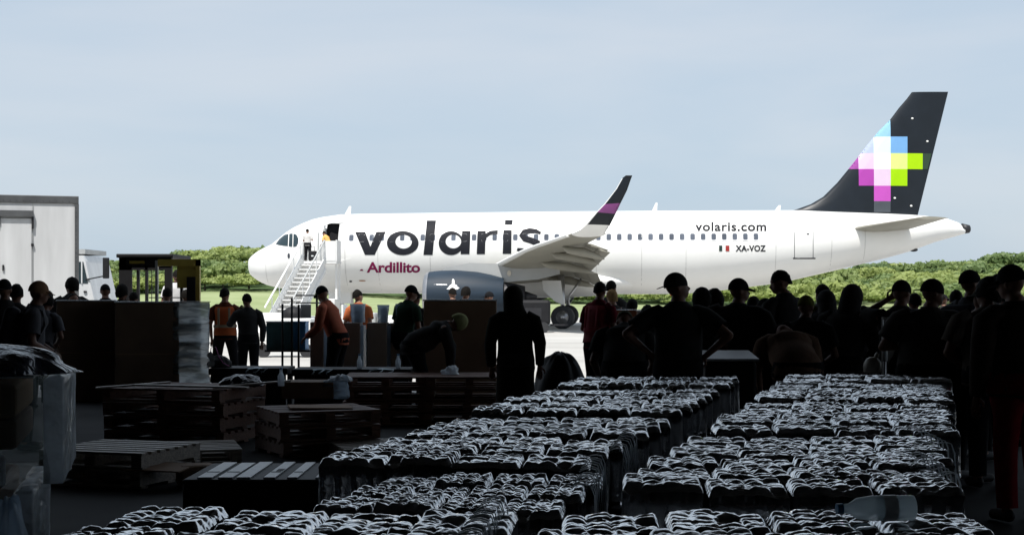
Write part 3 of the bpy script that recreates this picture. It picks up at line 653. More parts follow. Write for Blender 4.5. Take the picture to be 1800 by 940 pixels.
# landing gear
def wheel(parent, x, y, z, r, w_):
    mb = MB(); mb.tube([(x, y - w_ / 2, z), (x, y - w_ * .46, z), (x, y - w_ * .3, z), (x, y + w_ * .3, z), (x, y + w_ * .46, z), (x, y + w_ / 2, z)], [r * .6, r * .9, r, r, r * .9, r * .6], n=36, ref=(1, 0, 0)); t_ = mb.build('tyre', M['rubber'], parent, True)
    if hasattr(t_.data, 'set_sharp_from_angle'): t_.data.set_sharp_from_angle(angle=R(50))
    mb = MB(); mb.tube([(x, y - w_ * .52, z), (x, y - w_ * .56, z), (x, y - w_ * .50, z), (x, y - w_ * .5, z)], [r * .56, r * .5, r * .42, r * .1], n=28, ref=(1, 0, 0)); mb.ball((x, y - w_ * .5, z), (r * .18, .06, r * .18), n=12); mb.build('rim', M['metal'], parent, True)
for sg in (1, -1):
    s_g, _ = sz(989, 557, 4.1)
    gy_ = -sg * 3.8
    for dy in (-.46, .46): wheel(plane, s_g, gy_ + dy * 1.0, .58, .585, .42)
    mb = MB(); mb.tube([(s_g, gy_, .58), (s_g, gy_, 1.4), (s_g - .1, gy_, 2.7)], [.1, .13, .16], n=14); mb.tube([(s_g, gy_ - .5, .58), (s_g, gy_ + .5, .58)], [.09, .09], n=10, ref=(1, 0, 0))
    mb.tube([(s_g + .1, gy_, 1.3), (s_g + .9, gy_ + sg * .4, 2.5)], [.06, .06], n=8); mb.tube([(s_g, gy_, 1.2), (s_g, gy_ + sg * 1.6, 2.3)], [.05, .06], n=8)
    mb.build('main_gear_leg', M['metal'], plane, True)
    a = sz(953, 493, 4.3); b = sz(986, 493, 4.3); c = sz(992, 536, 4.3); d = sz(976, 530, 4.3); y0 = -sg * 4.32; y1 = -sg * 4.27
    P = [a, b, c, d, (a[0] + .05, d[1] + .55)]
    mb = MB(); mb.add([(p[0], y0, p[1]) for p in P] + [(p[0], y1, p[1]) for p in P], [tuple(range(5))[::sg], tuple(range(5, 10))[::-sg]] + [(i, (i + 1) % 5, 5 + (i + 1) % 5, 5 + i)[::-sg] for i in range(5)]); mb.build('gear_door', M['white_paint'], plane)
for dy in (-.26, .26): wheel(plane, 5.07, dy, .38, .38, .22)
mb = MB(); mb.tube([(5.07, 0, .38), (5.07, 0, 1.9)], [.08, .1], n=12); mb.tube([(5.07, -.3, .38), (5.07, .3, .38)], [.05, .05], n=8); mb.tube([(5.07, 0, 1.1), (4.2, 0, 1.95)], [.04, .05], n=8); mb.build('nose_gear_leg', M['metal'], plane, True)
for dy in (-.35, .35): mb = MB(); mb.span((4.4, dy - .02, 1.25), (5.6, dy + .02, 1.9)); mb.build('nose_gear_door', M['white_paint'], plane)
# open front door leaf, swung forward beside the opening
q0 = dec(560, 462); q1 = dec(569, 392)
dl = MB(); V = []
for z in np.linspace(q0.z, q1.z, 8):
    l = surf_l(3.8, z)
    V += [(q0.x - .1, -l - .62, z), (q1.x + .12, -l - .42, z), (q1.x + .12, -l - .32, z), (q0.x - .1, -l - .52, z)]
dl.add(V, [(i * 4 + a_, i * 4 + (a_ + 1) % 4, i * 4 + 4 + (a_ + 1) % 4, i * 4 + 4 + a_) for i in range(7) for a_ in range(4)] + [(3, 2, 1, 0), (28, 29, 30, 31)])
ld = dl.build('front_door', M['white_paint'], plane); 
mb = MB(); mb.span((q0.x + .1, -2.55, 3.9), (q0.x + .16, -2.50, 4.9)); mb.build('door_lining', M['grey_panel'], ld)
mb = MB(); mb.span((p0.x - .09, -surf_l(4.2, 4.4) - .03, p0.z - .03), (p0.x - .0, -surf_l(4.2, 4.4) + .3, p1.z - .25), bev=.02); mb.build('door_frame', M['grey_panel'], plane)

# ------------------------------------------------------------------ passenger stairs at the front door
st = thing('passenger_stairs', 'white mobile boarding stairs leading up to the open front door of the jet', 'boarding stairs', (X(556, 72.6), 72.6, 0), 0)
# local frame: x right, y away; platform between y -0.6 and 1.8, flight descends towards -y and drifts left
PZ = 3.38
mb = MB(); mb.span((-.62, -.4, PZ - .12), (1.05, 1.75, PZ)); mb.build('platform', M['stair_white'], st)
mb = MB(); mb.span((1.02, -.4, PZ), (1.08, 1.3, PZ + 1.05)); mb.build('platform_panel', M['stair_white'], st)
mb = MB(); mb.span((.42, -.42, PZ + .0), (1.02, -.38, PZ + 1.0)); mb.build('platform_panel', M['stair_white'], st)
mb = MB(); mb.span((-.64, -.4, PZ), (-.59, 1.3, PZ + .95)); mb.build('platform_panel', M['stair_white'], st)
NST = 15; run = .33; drift = -.062
step_mb = MB(); step_mb.box((0, 0, 0), (1.02, run * .96, .05)); step_mb.box((0, run * .46, -.11), (1.0, .02, .17)); so = step_mb.build('step', M['stair_white'], st); sme = so.data; bpy.data.objects.remove(so)
for i in range(NST):
    inst('step', sme, st, (-.1 + drift * (i + 1), -.4 - run * (i + .5), PZ - .215 * (i + 1)))
def slope_panel(name, xo, w_, zlo, zhi, m=M['stair_white']):
    a = Vector((xo, -.4, PZ)); b = Vector((xo + drift * (NST + 1), -.4 - run * NST, PZ - .215 * NST))
    mb = MB(); V = []
    for p in (a, b): V += [(p.x, p.y, p.z + zlo), (p.x + w_, p.y, p.z + zlo), (p.x + w_, p.y, p.z + zhi), (p.x, p.y, p.z + zhi)]
    mb.add(V, [(0, 1, 5, 4), (1, 2, 6, 5), (2, 3, 7, 6), (3, 0, 4, 7), (3, 2, 1, 0), (4, 5, 6, 7)]); return mb.build(name, m, st)
slope_panel('side_panel', -.68, .05, -.35, .32); slope_panel('side_panel', .44, .05, -.35, .16)
slope_panel('handrail', -.70, .07, .92, .98); slope_panel('handrail', .43, .07, 1.0, 1.05, M['grey_panel'])
slope_panel('stringer', -.74, .05, -.55, -.35); slope_panel('stringer', .5, .05, -.55, -.35)
for i in range(0, NST, 3):
    for xo in (-.66, .46):
        mb = MB(); x = xo + drift * (i + 1); y = -.4 - run * (i + .5); z = PZ - .215 * (i + 1); mb.bar((x, y, z), (x, y, z + .98), .035); mb.build('rail_post', M['stair_white'], st)
for x, y in ((-.55, .2), (.98, .2), (-.55, 1.5), (.98, 1.5)):
    mb = MB(); mb.span((x - .05, y - .05, .5), (x + .05, y + .05, PZ - .12)); mb.build('support_post', M['stair_white'], st)
mb = MB(); mb.span((-.9, -1.6, .35), (1.1, 2.0, .62), bev=.03); mb.build('chassis', M['stair_white'], st)
mb = MB(); mb.span((.25, -1.0, .62), (1.05, 1.2, 1.5), bev=.04); mb.build('engine_housing', M['stair_white'], st)
for x in (-.85, 1.05):
    for y in (-1.1, 1.5): mb = MB(); mb.tube([(x - .1, y, .3), (x + .1, y, .3)], [.29, .29], n=20, ref=(0, 1, 0)); mb.build('wheel', M['rubber'], st, False)

# ------------------------------------------------------------------ things on the apron
def simple(name, label, cat, fn, loc, rz=0.0, group=None):
    t = thing(name, label, cat, loc, rz, group); fn(t); return t
def part(parent, name, m, *spans, bev=0.0):
    mb = MB()
    for a, b in spans: mb.span(a, b, bev=bev)
    return mb.build(name, m, parent)
# box truck, rear turned to the hangar
def box_truck(t):
    part(t, 'cargo_box', M['truck_white'], ((-4.2, 0, .95), (0, 7.0, 3.82)), bev=.03)
    part(t, 'roof_cap', M['truck_trim'], ((-4.23, -.03, 3.72), (.03, 7.03, 3.90)), bev=.015)
    part(t, 'corner_post', M['truck_trim'], ((-.06, -.035, .95), (.035, .06, 3.72)))
    part(t, 'roller_header', M['truck_trim'], ((-1.75, -.09, 3.40), (-.98, -.005, 3.54)))
    part(t, 'hinge', M['dark_metal'], ((-1.76, -.06, 3.22), (-1.70, -.005, 3.46))); part(t, 'hinge', M['dark_metal'], ((-1.02, -.06, 3.12), (-.97, -.005, 3.4))); part(t, 'hinge', M['dark_metal'], ((-1.03, -.05, 2.72), (-.97, -.005, 2.78)))
    d = part(t, 'side_door', M['truck_white'], ((-1.70, -.03, 1.05), (-1.02, -.006, 3.36)))
    part(d, 'door_handle', M['dark_metal'], ((-1.66, -.06, 2.15), (-1.62, -.03, 2.28)))
    part(t, 'seam_strip', M['grey_panel'], ((-1.0, -.018, 1.0), (-.985, -.004, 3.7)))
    part(t, 'seam_strip', M['grey_panel'], ((-1.76, -.018, 1.0), (-1.745, -.004, 3.7)))
    part(t, 'chassis', M['dark_metal'], ((-4.0, .3, .5), (-.2, 6.8, .95)))
    mb = MB()
    for k_ in range(26): mb.ball((-.03, -.036, 1.0 + k_ * .105), .009, n=6)
    for k_ in range(28): mb.ball((-4.1 + k_ * .145, -.034, 3.77), .009, n=6)
    tag(mb.build('rivets', M['dark_metal'], t), kind='stuff')
    for y in (1.2, 5.4):
        for x in (-3.95, -.45): mb = MB(); mb.tube([(x - .15, y, .48), (x + .15, y, .48)], [.48, .48], n=24, ref=(0, 1, 0)); mb.build('wheel', M['rubber'], t)
simple('box_truck', 'tall white box truck with a narrow door and grey roof trim at the left edge', 'truck', box_truck, (X(136, 34), 34, 0), R(18.5))
def van(t):
    P = [(0, .35), (.03, .9), (.02, 1.25), (-.06, 1.60), (-.2, 2.22), (-.26, 2.36), (-4.6, 2.4), (-4.7, .35)]
    V = [(x, y, z) for y in (0, 1.9) for x, z in P]; nn = len(P)
    mesh_obj('body', V, [tuple(range(nn)), tuple(range(nn, 2 * nn))[::-1]] + [(i, nn + i, nn + (i + 1) % nn, (i + 1) % nn) for i in range(nn)], M['truck_white'], t)
    Pw = [(-.13, 1.66), (-.25, 2.2), (-.75, 2.2), (-.75, 1.66)]
    mesh_obj('side_window', [(x, -.01, z) for x, z in Pw], [(0, 1, 2, 3)], M['glass_dark'], t)
    part(t, 'roof_vent', M['grey_panel'], ((-.95, .1, 2.4), (-.24, 1.8, 2.52)))
    part(t, 'window_pillar', M['truck_white'], ((-.30, -.03, 1.66), (-.27, -.012, 2.2)))
    mb = MB(); mb.ball((-.02, .2, 1.05), (.06, .1, .12), n=12); mb.build('headlight', M['metal'], t, True)
    mb = MB(); mb.ball((-.2, -.02, 1.45), (.05, .03, .03), n=8); mb.build('door_handle', M['dark_metal'], t, True)
    part(t, 'wing_mirror', M['black_plastic'], ((.28, -.15, 1.78), (.44, -.08, 2.3)), bev=.02)
    mb = MB(); mb.bar((-.2, 0, 1.75), (.36, -.11, 1.85), .03); mb.build('mirror_arm', M['black_plastic'], t)
    for x in (-.85, -3.8):
        mb = MB(); mb.tube([(x, -.02, .36), (x, .25, .36)], [.36, .36], n=24); mb.build('wheel', M['rubber'], t)
simple('van', 'white van cab peeking out behind the right edge of the box truck', 'van', van, (X(164, 43), 43, 0), R(-2)).scale = (1.18,) * 3
# forklift with black cab and yellow frame
def forklift(t):
    for x in (0, 1.78):
        for y in (0, 1.4): part(t, 'cab_post', M['black_plastic'], ((x, y, .9), (x + (.28 if y == 0 else .1), y + .1, 2.35)))
    part(t, 'cab_roof', M['black_plastic'], ((-.06, -.1, 2.35), (2.15, 1.6, 2.42)), bev=.02)
    part(t, 'header', M['black_plastic'], ((0, .0, 2.12), (1.78, .08, 2.35)))
    part(t, 'header_strip', M['yellow'], ((.42, -.02, 2.24), (1.0, .0, 2.29)))
    part(t, 'window_bar', M['black_plastic'], ((1.02, -.0, .9), (1.12, .08, 2.2)), ((.28, 0, .9), (.5, .06, 2.2)))
    for z in (1.3, 1.6, 1.9): part(t, 'grille_bar', M['dark_metal'], ((.5, 1.42, z), (1.8, 1.45, z + .02)))
    for x in (.6, .85): part(t, 'grille_bar', M['dark_metal'], ((x, 1.42, .9), (x + .02, 1.45, 2.3)))
    part(t, 'body', M['yellow'], ((0, -.1, .3), (2.0, 1.9, .9)), bev=.05)
    part(t, 'seat', M['black_plastic'], ((.7, .6, .9), (1.2, 1.1, 1.05)), ((.7, 1.0, 1.05), (1.2, 1.1, 1.5)))
    for x in (.1, 1.75):
        for y in (.2, 1.6): mb = MB(); mb.tube([(x - .12, y, .3), (x + .12, y, .3)], [.3, .3], n=20, ref=(0, 1, 0)); mb.build('wheel', M['rubber'], t)
simple('forklift', 'black-cabbed yellow forklift behind the big cardboard boxes', 'forklift', forklift, (X(209, 25.5), 25.5, 0), 0).scale = (.45, .85, .945)
def yframe(t):
    part(t, 'frame_post', M['grey_panel'], ((0, 0, .3), (.05, .08, 2.24))); part(t, 'frame_post', M['yellow'], ((.78, 0, .3), (.86, .1, 2.26)))
    part(t, 'frame_top', M['yellow'], ((.05, 0, 2.14), (.86, .1, 2.26)))
    part(t, 'frame_panel', M['yellow'], ((.42, .02, 1.75), (.78, .08, 2.14)))
    part(t, 'control_box', M['black_plastic'], ((.62, -.05, 1.0), (.78, .08, 1.95)))
    part(t, 'base_plate', M['yellow'], ((-.05, -.3, .02), (.9, .5, .3)), bev=.02)
simple('lift_platform_frame', 'yellow metal frame of a small lift platform just right of the black forklift cab', 'lift frame', yframe, (X(272.5, 24.6), 24.6, 0)).scale = (.88, .88, .96)
def barrier(t):
    V = [(x, y, z) for x in (0, 1) for y, z in ((-.3, 0), (-.3, .15), (-.12, .35), (-.1, .95), (.1, .95), (.12, .35), (.3, .15), (.3, 0))]
    V = [(x * 3.2, y, z) for x, y, z in V]
    mesh_obj('block', V, [tuple(range(8))[::-1], tuple(range(8, 16))] + [(i, (i + 1) % 8, 8 + (i + 1) % 8, 8 + i) for i in range(8)], M['stair_white'], t)
simple('barrier', 'white concrete barrier below the plane nose, left of the boarding stairs', 'barrier', barrier, (X(400, 58), 58, .0))
def tug(t):
    part(t, 'body', M['stair_white'], ((0, 0, .3), (2.3, 1.5, .95)), bev=.08); part(t, 'dashboard', M['dark_metal'], ((.3, .1, .95), (1.6, 1.3, 1.15)), bev=.05)
    mb = MB(); mb.tube([(1.55, .2, .95), (1.55, .2, 1.62)], [.035, .035], n=8); mb.build('beacon_pole', M['black_plastic'], t)
    mb = MB(); mb.tube([(1.55, .2, 1.6), (1.55, .2, 1.66), (1.55, .2, 1.78), (1.55, .2, 1.82)], [.13, .12, .11, .04], n=14); mb.build('beacon', M['amber'], t, True)
    for x in (.4, 1.9): mb = MB(); mb.tube([(x, -.05, .28), (x, .2, .28)], [.28, .28], n=20); mb.build('wheel', M['rubber'], t)
simple('baggage_tug', 'low white baggage tug with an amber beacon on a pole, under the fuselage', 'baggage tug', tug, (X(1100, 46), 46, 0))
def gpu(t):
    part(t, 'housing', M['black_plastic'], ((0, 0, .35), (1.5, 1.2, 1.45)), bev=.12); part(t, 'grille', M['dark_metal'], ((.2, -.02, .6), (1.1, -.002, 1.1)))
    part(t, 'tow_bar', M['dark_metal'], ((1.5, .5, .3), (2.3, .6, .38)))
    for x in (.3, 1.2): mb = MB(); mb.tube([(x, -.05, .24), (x, .15, .24)], [.24, .24], n=18); mb.build('wheel', M['rubber'], t)
simple('ground_power_unit', 'black power unit cart beside the main wheel under the wing', 'ground power unit', gpu, (X(908, 64), 64, 0))
def cart(t):
    part(t, 'deck', M['stair_white'], ((0, 0, .45), (2.6, 1.4, .55))); part(t, 'side_panel', M['stair_white'], ((0, 0, .55), (.06, 1.4, 1.3))); part(t, 'side_panel', M['stair_white'], ((2.54, 0, .55), (2.6, 1.4, 1.3)))
    part(t, 'load', M['grey_panel'], ((.3, .2, .55), (1.2, 1.2, 1.0)), bev=.05); part(t, 'load', M['stair_white'], ((1.3, .2, .55), (2.3, 1.2, .9)), bev=.05)
    for x in (.4, 2.2): mb = MB(); mb.tube([(x, 0, .22), (x, .18, .22)], [.22, .22], n=18); mb.build('wheel', M['rubber'], t)
simple('baggage_cart', 'white baggage cart carrying pale boxes right of the boarding stairs', 'baggage cart', cart, (X(600, 52), 52, 0))
def cart2(t):
    part(t, 'deck', M['stair_white'], ((0, 0, .35), (1.5, 1, .42))); part(t, 'load', M['stair_white'], ((.1, .1, .42), (1.4, .9, 1.0)), bev=.03)
    mb = MB(); mb.ball((.9, .5, 1.05), (.32, .3, .26), n=14); mb.build('sack', M['black_plastic'], t, True)
    for x in (.2, 1.3): mb = MB(); mb.tube([(x, 0, .17), (x, .12, .17)], [.17, .17], n=18); mb.build('wheel', M['rubber'], t)
simple('hand_trolley', 'small white trolley with a black sack on top, left of the teal crate', 'trolley', cart2, (X(449, 37), 37, 0))

# ------------------------------------------------------------------ cargo on the hangar floor
board_me = {}
def cube_me(name, d, m, bev=0.0):
    key = (name, tuple(round(x, 3) for x in d), m.name)
    if key not in board_me:
        mb = MB(); mb.box((0, 0, 0), d, bev=bev); o = mb.build(name, m); board_me[key] = o.data; bpy.data.objects.remove(o)
    return board_me[key]
def pallet(label, loc, rz=0.0, w_=1.2, d=1.0, m='wood', group=None, nb=7):
    t = thing('wooden_pallet', label, 'pallet', loc, rz, group); m = M[m]
    bw = d / nb * .64
    bm_ = cube_me('deck_board', (w_, bw, .022), m, .003); sm = cube_me('stringer', (.09, d, .09), m); lm = cube_me('bottom_board', (w_, .1, .02), m)
    for i in range(nb):
        inst('deck_board', bm_, t, (0, -d / 2 + bw / 2 + (d - bw) * i / (nb - 1), .131 + random.uniform(-.001, .001)), (0, 0, R(random.uniform(-.5, .5))))
    for x in (-w_ / 2 + .05, 0, w_ / 2 - .05): inst('stringer', sm, t, (x, 0, .0745))
    for y in (-d / 2 + .06, 0, d / 2 - .06): inst('bottom_board', lm, t, (0, y, .017))
    return t
# --- bottle packs
def pack_mesh(w_, d, h, nx, ny, seed, res):
    """shrink-wrapped pack: film stretched over bottle tops, scalloped sides"""
    r = random.Random(seed)
    gx, gy = nx * res + 1, ny * res + 1
    hs = [[r.gauss(0, .004) - (.03 if r.random() < .05 else 0) for _ in range(ny)] for _ in range(nx)]
    bamp = r.uniform(.006, .0115); soft = r.uniform(.35, .65); mac = r.uniform(.003, .008); hole = [[r.random() < .12 for _ in range(ny)] for _ in range(nx)]; dirx, diry = r.choice([(9, 9), (6, 14), (14, 6)])
    tilts = [[(r.uniform(-1, 1), r.uniform(-1.2, 1)) for _ in range(ny)] for _ in range(nx)]
    off = Vector((seed * 3.1, seed * 1.7, 0)); V = []; Fc = []
    bx, by = w_ / nx, d / ny; rc = .35
    for j in range(gy):
        for i in range(gx):
            u, v = i / (gx - 1), j / (gy - 1); x = (u - .5) * w_; y = (v - .5) * d
            ci = min(nx - 1, int(u * nx)); cj = min(ny - 1, int(v * ny))
            dx = (u * nx - ci - .5) * 2; dy = (v * ny - cj - .5) * 2; rr_ = math.hypot(dx, dy)
            q_ = min(1, max(0, (1.22 - rr_) / soft)); bump = bamp * (0 if hole[ci][cj] else 1) * q_ * q_ * (3 - 2 * q_); tl = tilts[ci][cj]; bump += q_ * (tl[0] * dx + tl[1] * dy) * .0030
            z = h - .034 + hs[ci][cj] * (1 - min(1, rr_)) + bump
            z += mac * noise.noise(Vector((x * dirx, y * diry, 0)) + off) + .0050 * noise.noise(Vector((x * 26, y * 34, 5)) + off) + .0022 * noise.noise(Vector((x * 70, y * 60, 9)) + off) - (.016 * q_ if hole[ci][cj] else 0)
            e = min(u * w_, (1 - u) * w_, v * d, (1 - v) * d); z -= .02 * max(0, 1 - e / .016) ** 2
            V.append((x * (1 - .0), y, z))
    for j in range(gy - 1):
        for i in range(gx - 1): a = j * gx + i; Fc.append((a, a + 1, a + gx + 1, a + gx))
    per = [i for i in range(gx)] + [j * gx + gx - 1 for j in range(1, gy)] + [(gy - 1) * gx + i for i in range(gx - 2, -1, -1)] + [j * gx for j in range(gy - 2, 0, -1)]
    nP = len(per); prev = per
    for lv in range(1, 6):
        z = (h - .06) * (1 - lv / 5.0) ; cur = []
        for q, pi in enumerate(per):
            x, y, _ = V[pi]; cxn = abs(abs(x) - w_ / 2) < 1e-4; cyn = abs(abs(y) - d / 2) < 1e-4
            ph = abs(math.sin(math.pi * (y + d / 2) / by)) if cxn and not cyn else (abs(math.sin(math.pi * (x + w_ / 2) / bx)) if cyn and not cxn else 0)
            b = .004 + .009 * ph * (1 if lv < 5 else .4) + .006 * noise.noise(Vector((x * 9, y * 9, z * 11)) + off)
            sx = (1 if x > 0 else -1) if cxn else 0; sy = (1 if y > 0 else -1) if cyn else 0
            cur.append(len(V)); V.append((x + sx * (b - .01), y + sy * (b - .01), max(0.0, z + .0)))
        for q in range(nP): Fc.append((prev[q], cur[q], cur[(q + 1) % nP], prev[(q + 1) % nP])[::-1])
        prev = cur
    Fc.append(tuple(prev)[::-1])
    o = mesh_obj('film', V, Fc, M['pack_film'], None, True); me = o.data; bpy.data.objects.remove(o); return me
PW, PD, PH = .275, .33, .262
pk_hi = [pack_mesh(PW, PD, PH, 4, 6, k, 9) for k in range(10)]
pk_lo = [pack_mesh(PW, PD, PH, 5, 6, 20 + k, 5) for k in range(9)]
mbb = MB(); mbb.tube([(0, 0, .0), (0, 0, .15), (0, 0, .18), (0, 0, .195), (0, 0, .2)], [.026, .027, .018, .012, .012], n=8); bo_ = mbb.build('bottle', M['bottle'], smooth=True); bottle_me = bo_.data; bpy.data.objects.remove(bo_)
mbb = MB(); mbb.tube([(0, 0, .198), (0, 0, .212)], [.0145, .0135], n=10); bo_ = mbb.build('cap', M['cap']); cap_me = bo_.data; bpy.data.objects.remove(bo_)
ORD = ['first', 'second', 'third', 'fourth', 'fifth', 'sixth', 'seventh']
hidden = []       # packs buried inside the stacks, joined into one stuff object
count_pack = [0]
def load(desc, x0, yf, w_, d, rz, tiers, show_front, show_right, hi, nx=4, ny=3, dz=0.0):
    cx, cy = x0 + w_ / 2, yf + d / 2
    pallet('dark wooden pallet under %s load of bottle packs' % desc.replace(' pallet', ''), (cx, cy, .008), rz, w_, d, 'wood2', 'pallets under the bottle packs', 5)
    Mz = Matrix.Translation((cx, cy, 0)) @ Matrix.Rotation(rz, 4, 'Z')
    sx, sy = w_ / nx / PW * .975, d / ny / PD * .97
    for k in range(tiers):
        for j in range(ny):
            for i in range(nx):
                p = Mz @ Vector((-w_ / 2 + (i + .5) * w_ / nx + .17 * (j - (ny - 1) / 2) * d / ny, -d / 2 + (j + .5) * d / ny, 0)); z = .152 + k * (PH - .014 + dz / 3)
                vis = k == tiers - 1 or (show_front and j == 0) or (show_right and i == nx - 1 and k >= tiers - 2)
                jr = rz + R(random.uniform(-1.4, 1.4)) + (math.pi if random.random() < .5 else 0); s3 = (sx * random.uniform(.96, 1.0), sy * random.uniform(.95, 1.0), random.uniform(.96, 1.05) if k == tiers - 1 else 1)
                loc = (p.x + random.uniform(-.006, .006), p.y + random.uniform(-.006, .006), z)
                if vis and count_pack[0] < 298:
                    count_pack[0] += 1
                    tier = 'top' if k == tiers - 1 else ('middle' if k == tiers - 2 and tiers > 2 else 'bottom')
                    t = thing('bottle_pack', '%s pack from left, %s row, %s tier, on %s' % (ORD[i], ORD[j], tier, desc), 'bottle pack', loc, jr, 'shrink-wrapped bottle packs on pallets')
                    t.scale = s3
                    inst('film', random.choice(pk_hi if hi else pk_lo), t)
                else: hidden.append((loc, jr, s3))
TH = R(-8)
rows = []
load('the nearest right pallet', .05, 3.12, 1.16, 1.08, TH * .5, 3, True, False, True)
R_ = [(4.72, .44, 1.04), (5.74, .72, 1.04), (6.76, 1.02, 1.08), (7.78, 1.30, 1.10), (8.80, 1.58, 1.12), (9.82, 1.86, 1.14), (10.84, 2.14, 1.16)]
for i, (y, x, w_) in enumerate(R_):
    load('the %s right-row pallet' % ORD[i], x, y, w_ + .07, .92, TH * .45, 3, i == 0, False, i < 3, dz=[0, -.015, .01, -.01, .012, -.005, .01][i])
load('the nearest left pallet', -1.19, 3.18, 1.12, 1.08, TH * .45, 3, False, False, True)
L_ = [(4.50, -.55, .80, .90), (5.50, -.66, 1.06, 1.02), (6.75, -.42, 1.16, 1.02), (7.95, -.14, 1.18, 1.0), (9.1, .12, 1.2, .98), (10.22, .40, 1.24, 1.0)]
for i, (y, x, w_, d) in enumerate(L_):
    load('the %s left-row pallet' % ORD[i], x, y, w_, d - .05, TH * .7, 3, i == 0, i < 5, i < 3, dz=[-.05, .0, -.02, .01, -.01, .015][i])
if hidden:
    Vs = []; Fs = []
    mb = MB()
    for loc, jr, s3 in hidden:
        mb.box((loc[0], loc[1], loc[2] + PH / 2 - .012), (PW * s3[0] * .98, PD * s3[1] * .97, PH - .03), Matrix.Rotation(jr, 4, 'Z'))
    hb = mb.build('inner_bottle_packs', M['pack_film']); tag(hb, 'dark shrink-wrapped bottle packs buried inside the pallet stacks', 'bottle packs', kind='stuff')
def strips(label, x, y0, y1, z, n_, seed, rz=0.0):
    r = random.Random(seed); t = thing('stretch_film', label, 'plastic film', (x, y0, z))
    for i in range(n_):
        mb = MB(); y = (y1 - y0) * (i + .5) / n_ + r.uniform(-.02, .02); P = []; sl = r.uniform(-.06, .06); ln = r.uniform(.12, .42); xx = math.tan(rz) * y
        for k in range(10):
            a = k / 9.0; q_ = min(1, a / .4)
            P.append((xx - .07 * (1 - q_) + .014 + .012 * max(0, a - .4), y + sl * a, .006 + .012 * math.sin(q_ * 3.1) - max(0, a - .38) * ln * 1.6))
        mb.tube(P, [.002, .006, .009, .007, .010, .008, .012, .007, .010, .003], [.0018] * 10, n=6, ref=(0, 1, 0)); mb.build('film_strip', M['strip'], t, True)
M['strip'] = mat('white_stretch_film', (.75, .77, .79), .25, var=.2, spec=.9, trans=((.7, .75, .8), .5))
strips('torn strips of stretch film hanging over the right side of the nearest left load', -.09, 3.5, 4.22, .91, 13, 3, R(5))
strips('torn strips of stretch film on the right side of the first left-row load', .24, 4.52, 5.4, .905, 12, 4, R(6))
strips('torn strips of stretch film on the right side of the second left-row load', .42, 5.55, 6.4, .905, 8, 5, R(8))
strips('torn strips of stretch film on the right side of the first right-row load', 1.47, 4.75, 5.6, .905, 10, 6, R(6))
strips('torn strips of stretch film on the right side of the second right-row load', 1.76, 5.8, 6.6, .905, 7, 7, R(6))
# pale jug lying on the nearest right load
tj = thing('water_jug', 'clear pale blue water jug lying on the nearest right load of packs', 'water jug', (X(1525, 4.0), 3.92, .905), R(96))
mb = MB(); rb_ = [(-.19 + .0105 * k_) for k_ in range(21)]; mb.tube([(0, -.195, 0)] + [(0, y_, 0) for y_ in rb_] + [(0, .09, 0), (0, .13, 0), (0, .16, 0)], [.045] + [.060 + (.0025 if k_ % 2 else 0) for k_ in range(21)] + [.05, .025, .022], n=22); mb.build('body', M['jug'], tj, True)
mb = MB(); mb.tube([(0, .16, 0), (0, .19, 0)], [.026, .026], n=14); mb.build('cap', M['blue'], tj)
tj.location.z = .935; tj.scale = (.56, .56, .56); mb = MB(); mb.tube([(0, -.10, 0), (0, -0.03, 0)], [.0640, .0640], n=20, cap=False); mb.build('paper_band', M['label'], tj, True)

# --- large cardboard boxes
def bigbox(name, label, px0, px1, Y, ztop, m='card_dark', dep=.85, film=True, z0=.008, group=None, rz=0):
    x0, x1 = X(px0, Y), X(px1, Y); w_ = x1 - x0
    t = thing(name, label, 'box', ((x0 + x1) / 2, Y + dep / 2, z0), rz, group); H = ztop - z0
    part(t, 'carton', M[m], ((-w_ / 2, -dep / 2, 0), (w_ / 2, dep / 2, H - .02)), bev=.012)
    part(t, 'lid', M['label'] if film else M[m], ((-w_ / 2 - .012, -dep / 2 - .012, H - .02), (w_ / 2 + .012, dep / 2 + .012, H)), bev=.006)
    part(t, 'seam_tape', M['card'], ((-w_ / 2 + .02, -dep / 2 - .004, H * .48), (w_ / 2 - .02, -dep / 2 - .001, H * .48 + .012)))
    return t
bigbox('cardboard_box', 'tall dark brown cardboard box at the left, left one of the touching pair', 88, 188, 21, 1.482, rz=R(15))
bigbox('cardboard_box', 'tall dark brown cardboard box beside the film-wrapped stack, right one of the pair', 191, 301, 20.7, 1.462, rz=R(14))
bigbox('cardboard_box', 'wide dark brown box with a pale lid in the middle, behind the bent worker', 743, 871, 19.6, 1.49, 'card', rz=R(2))
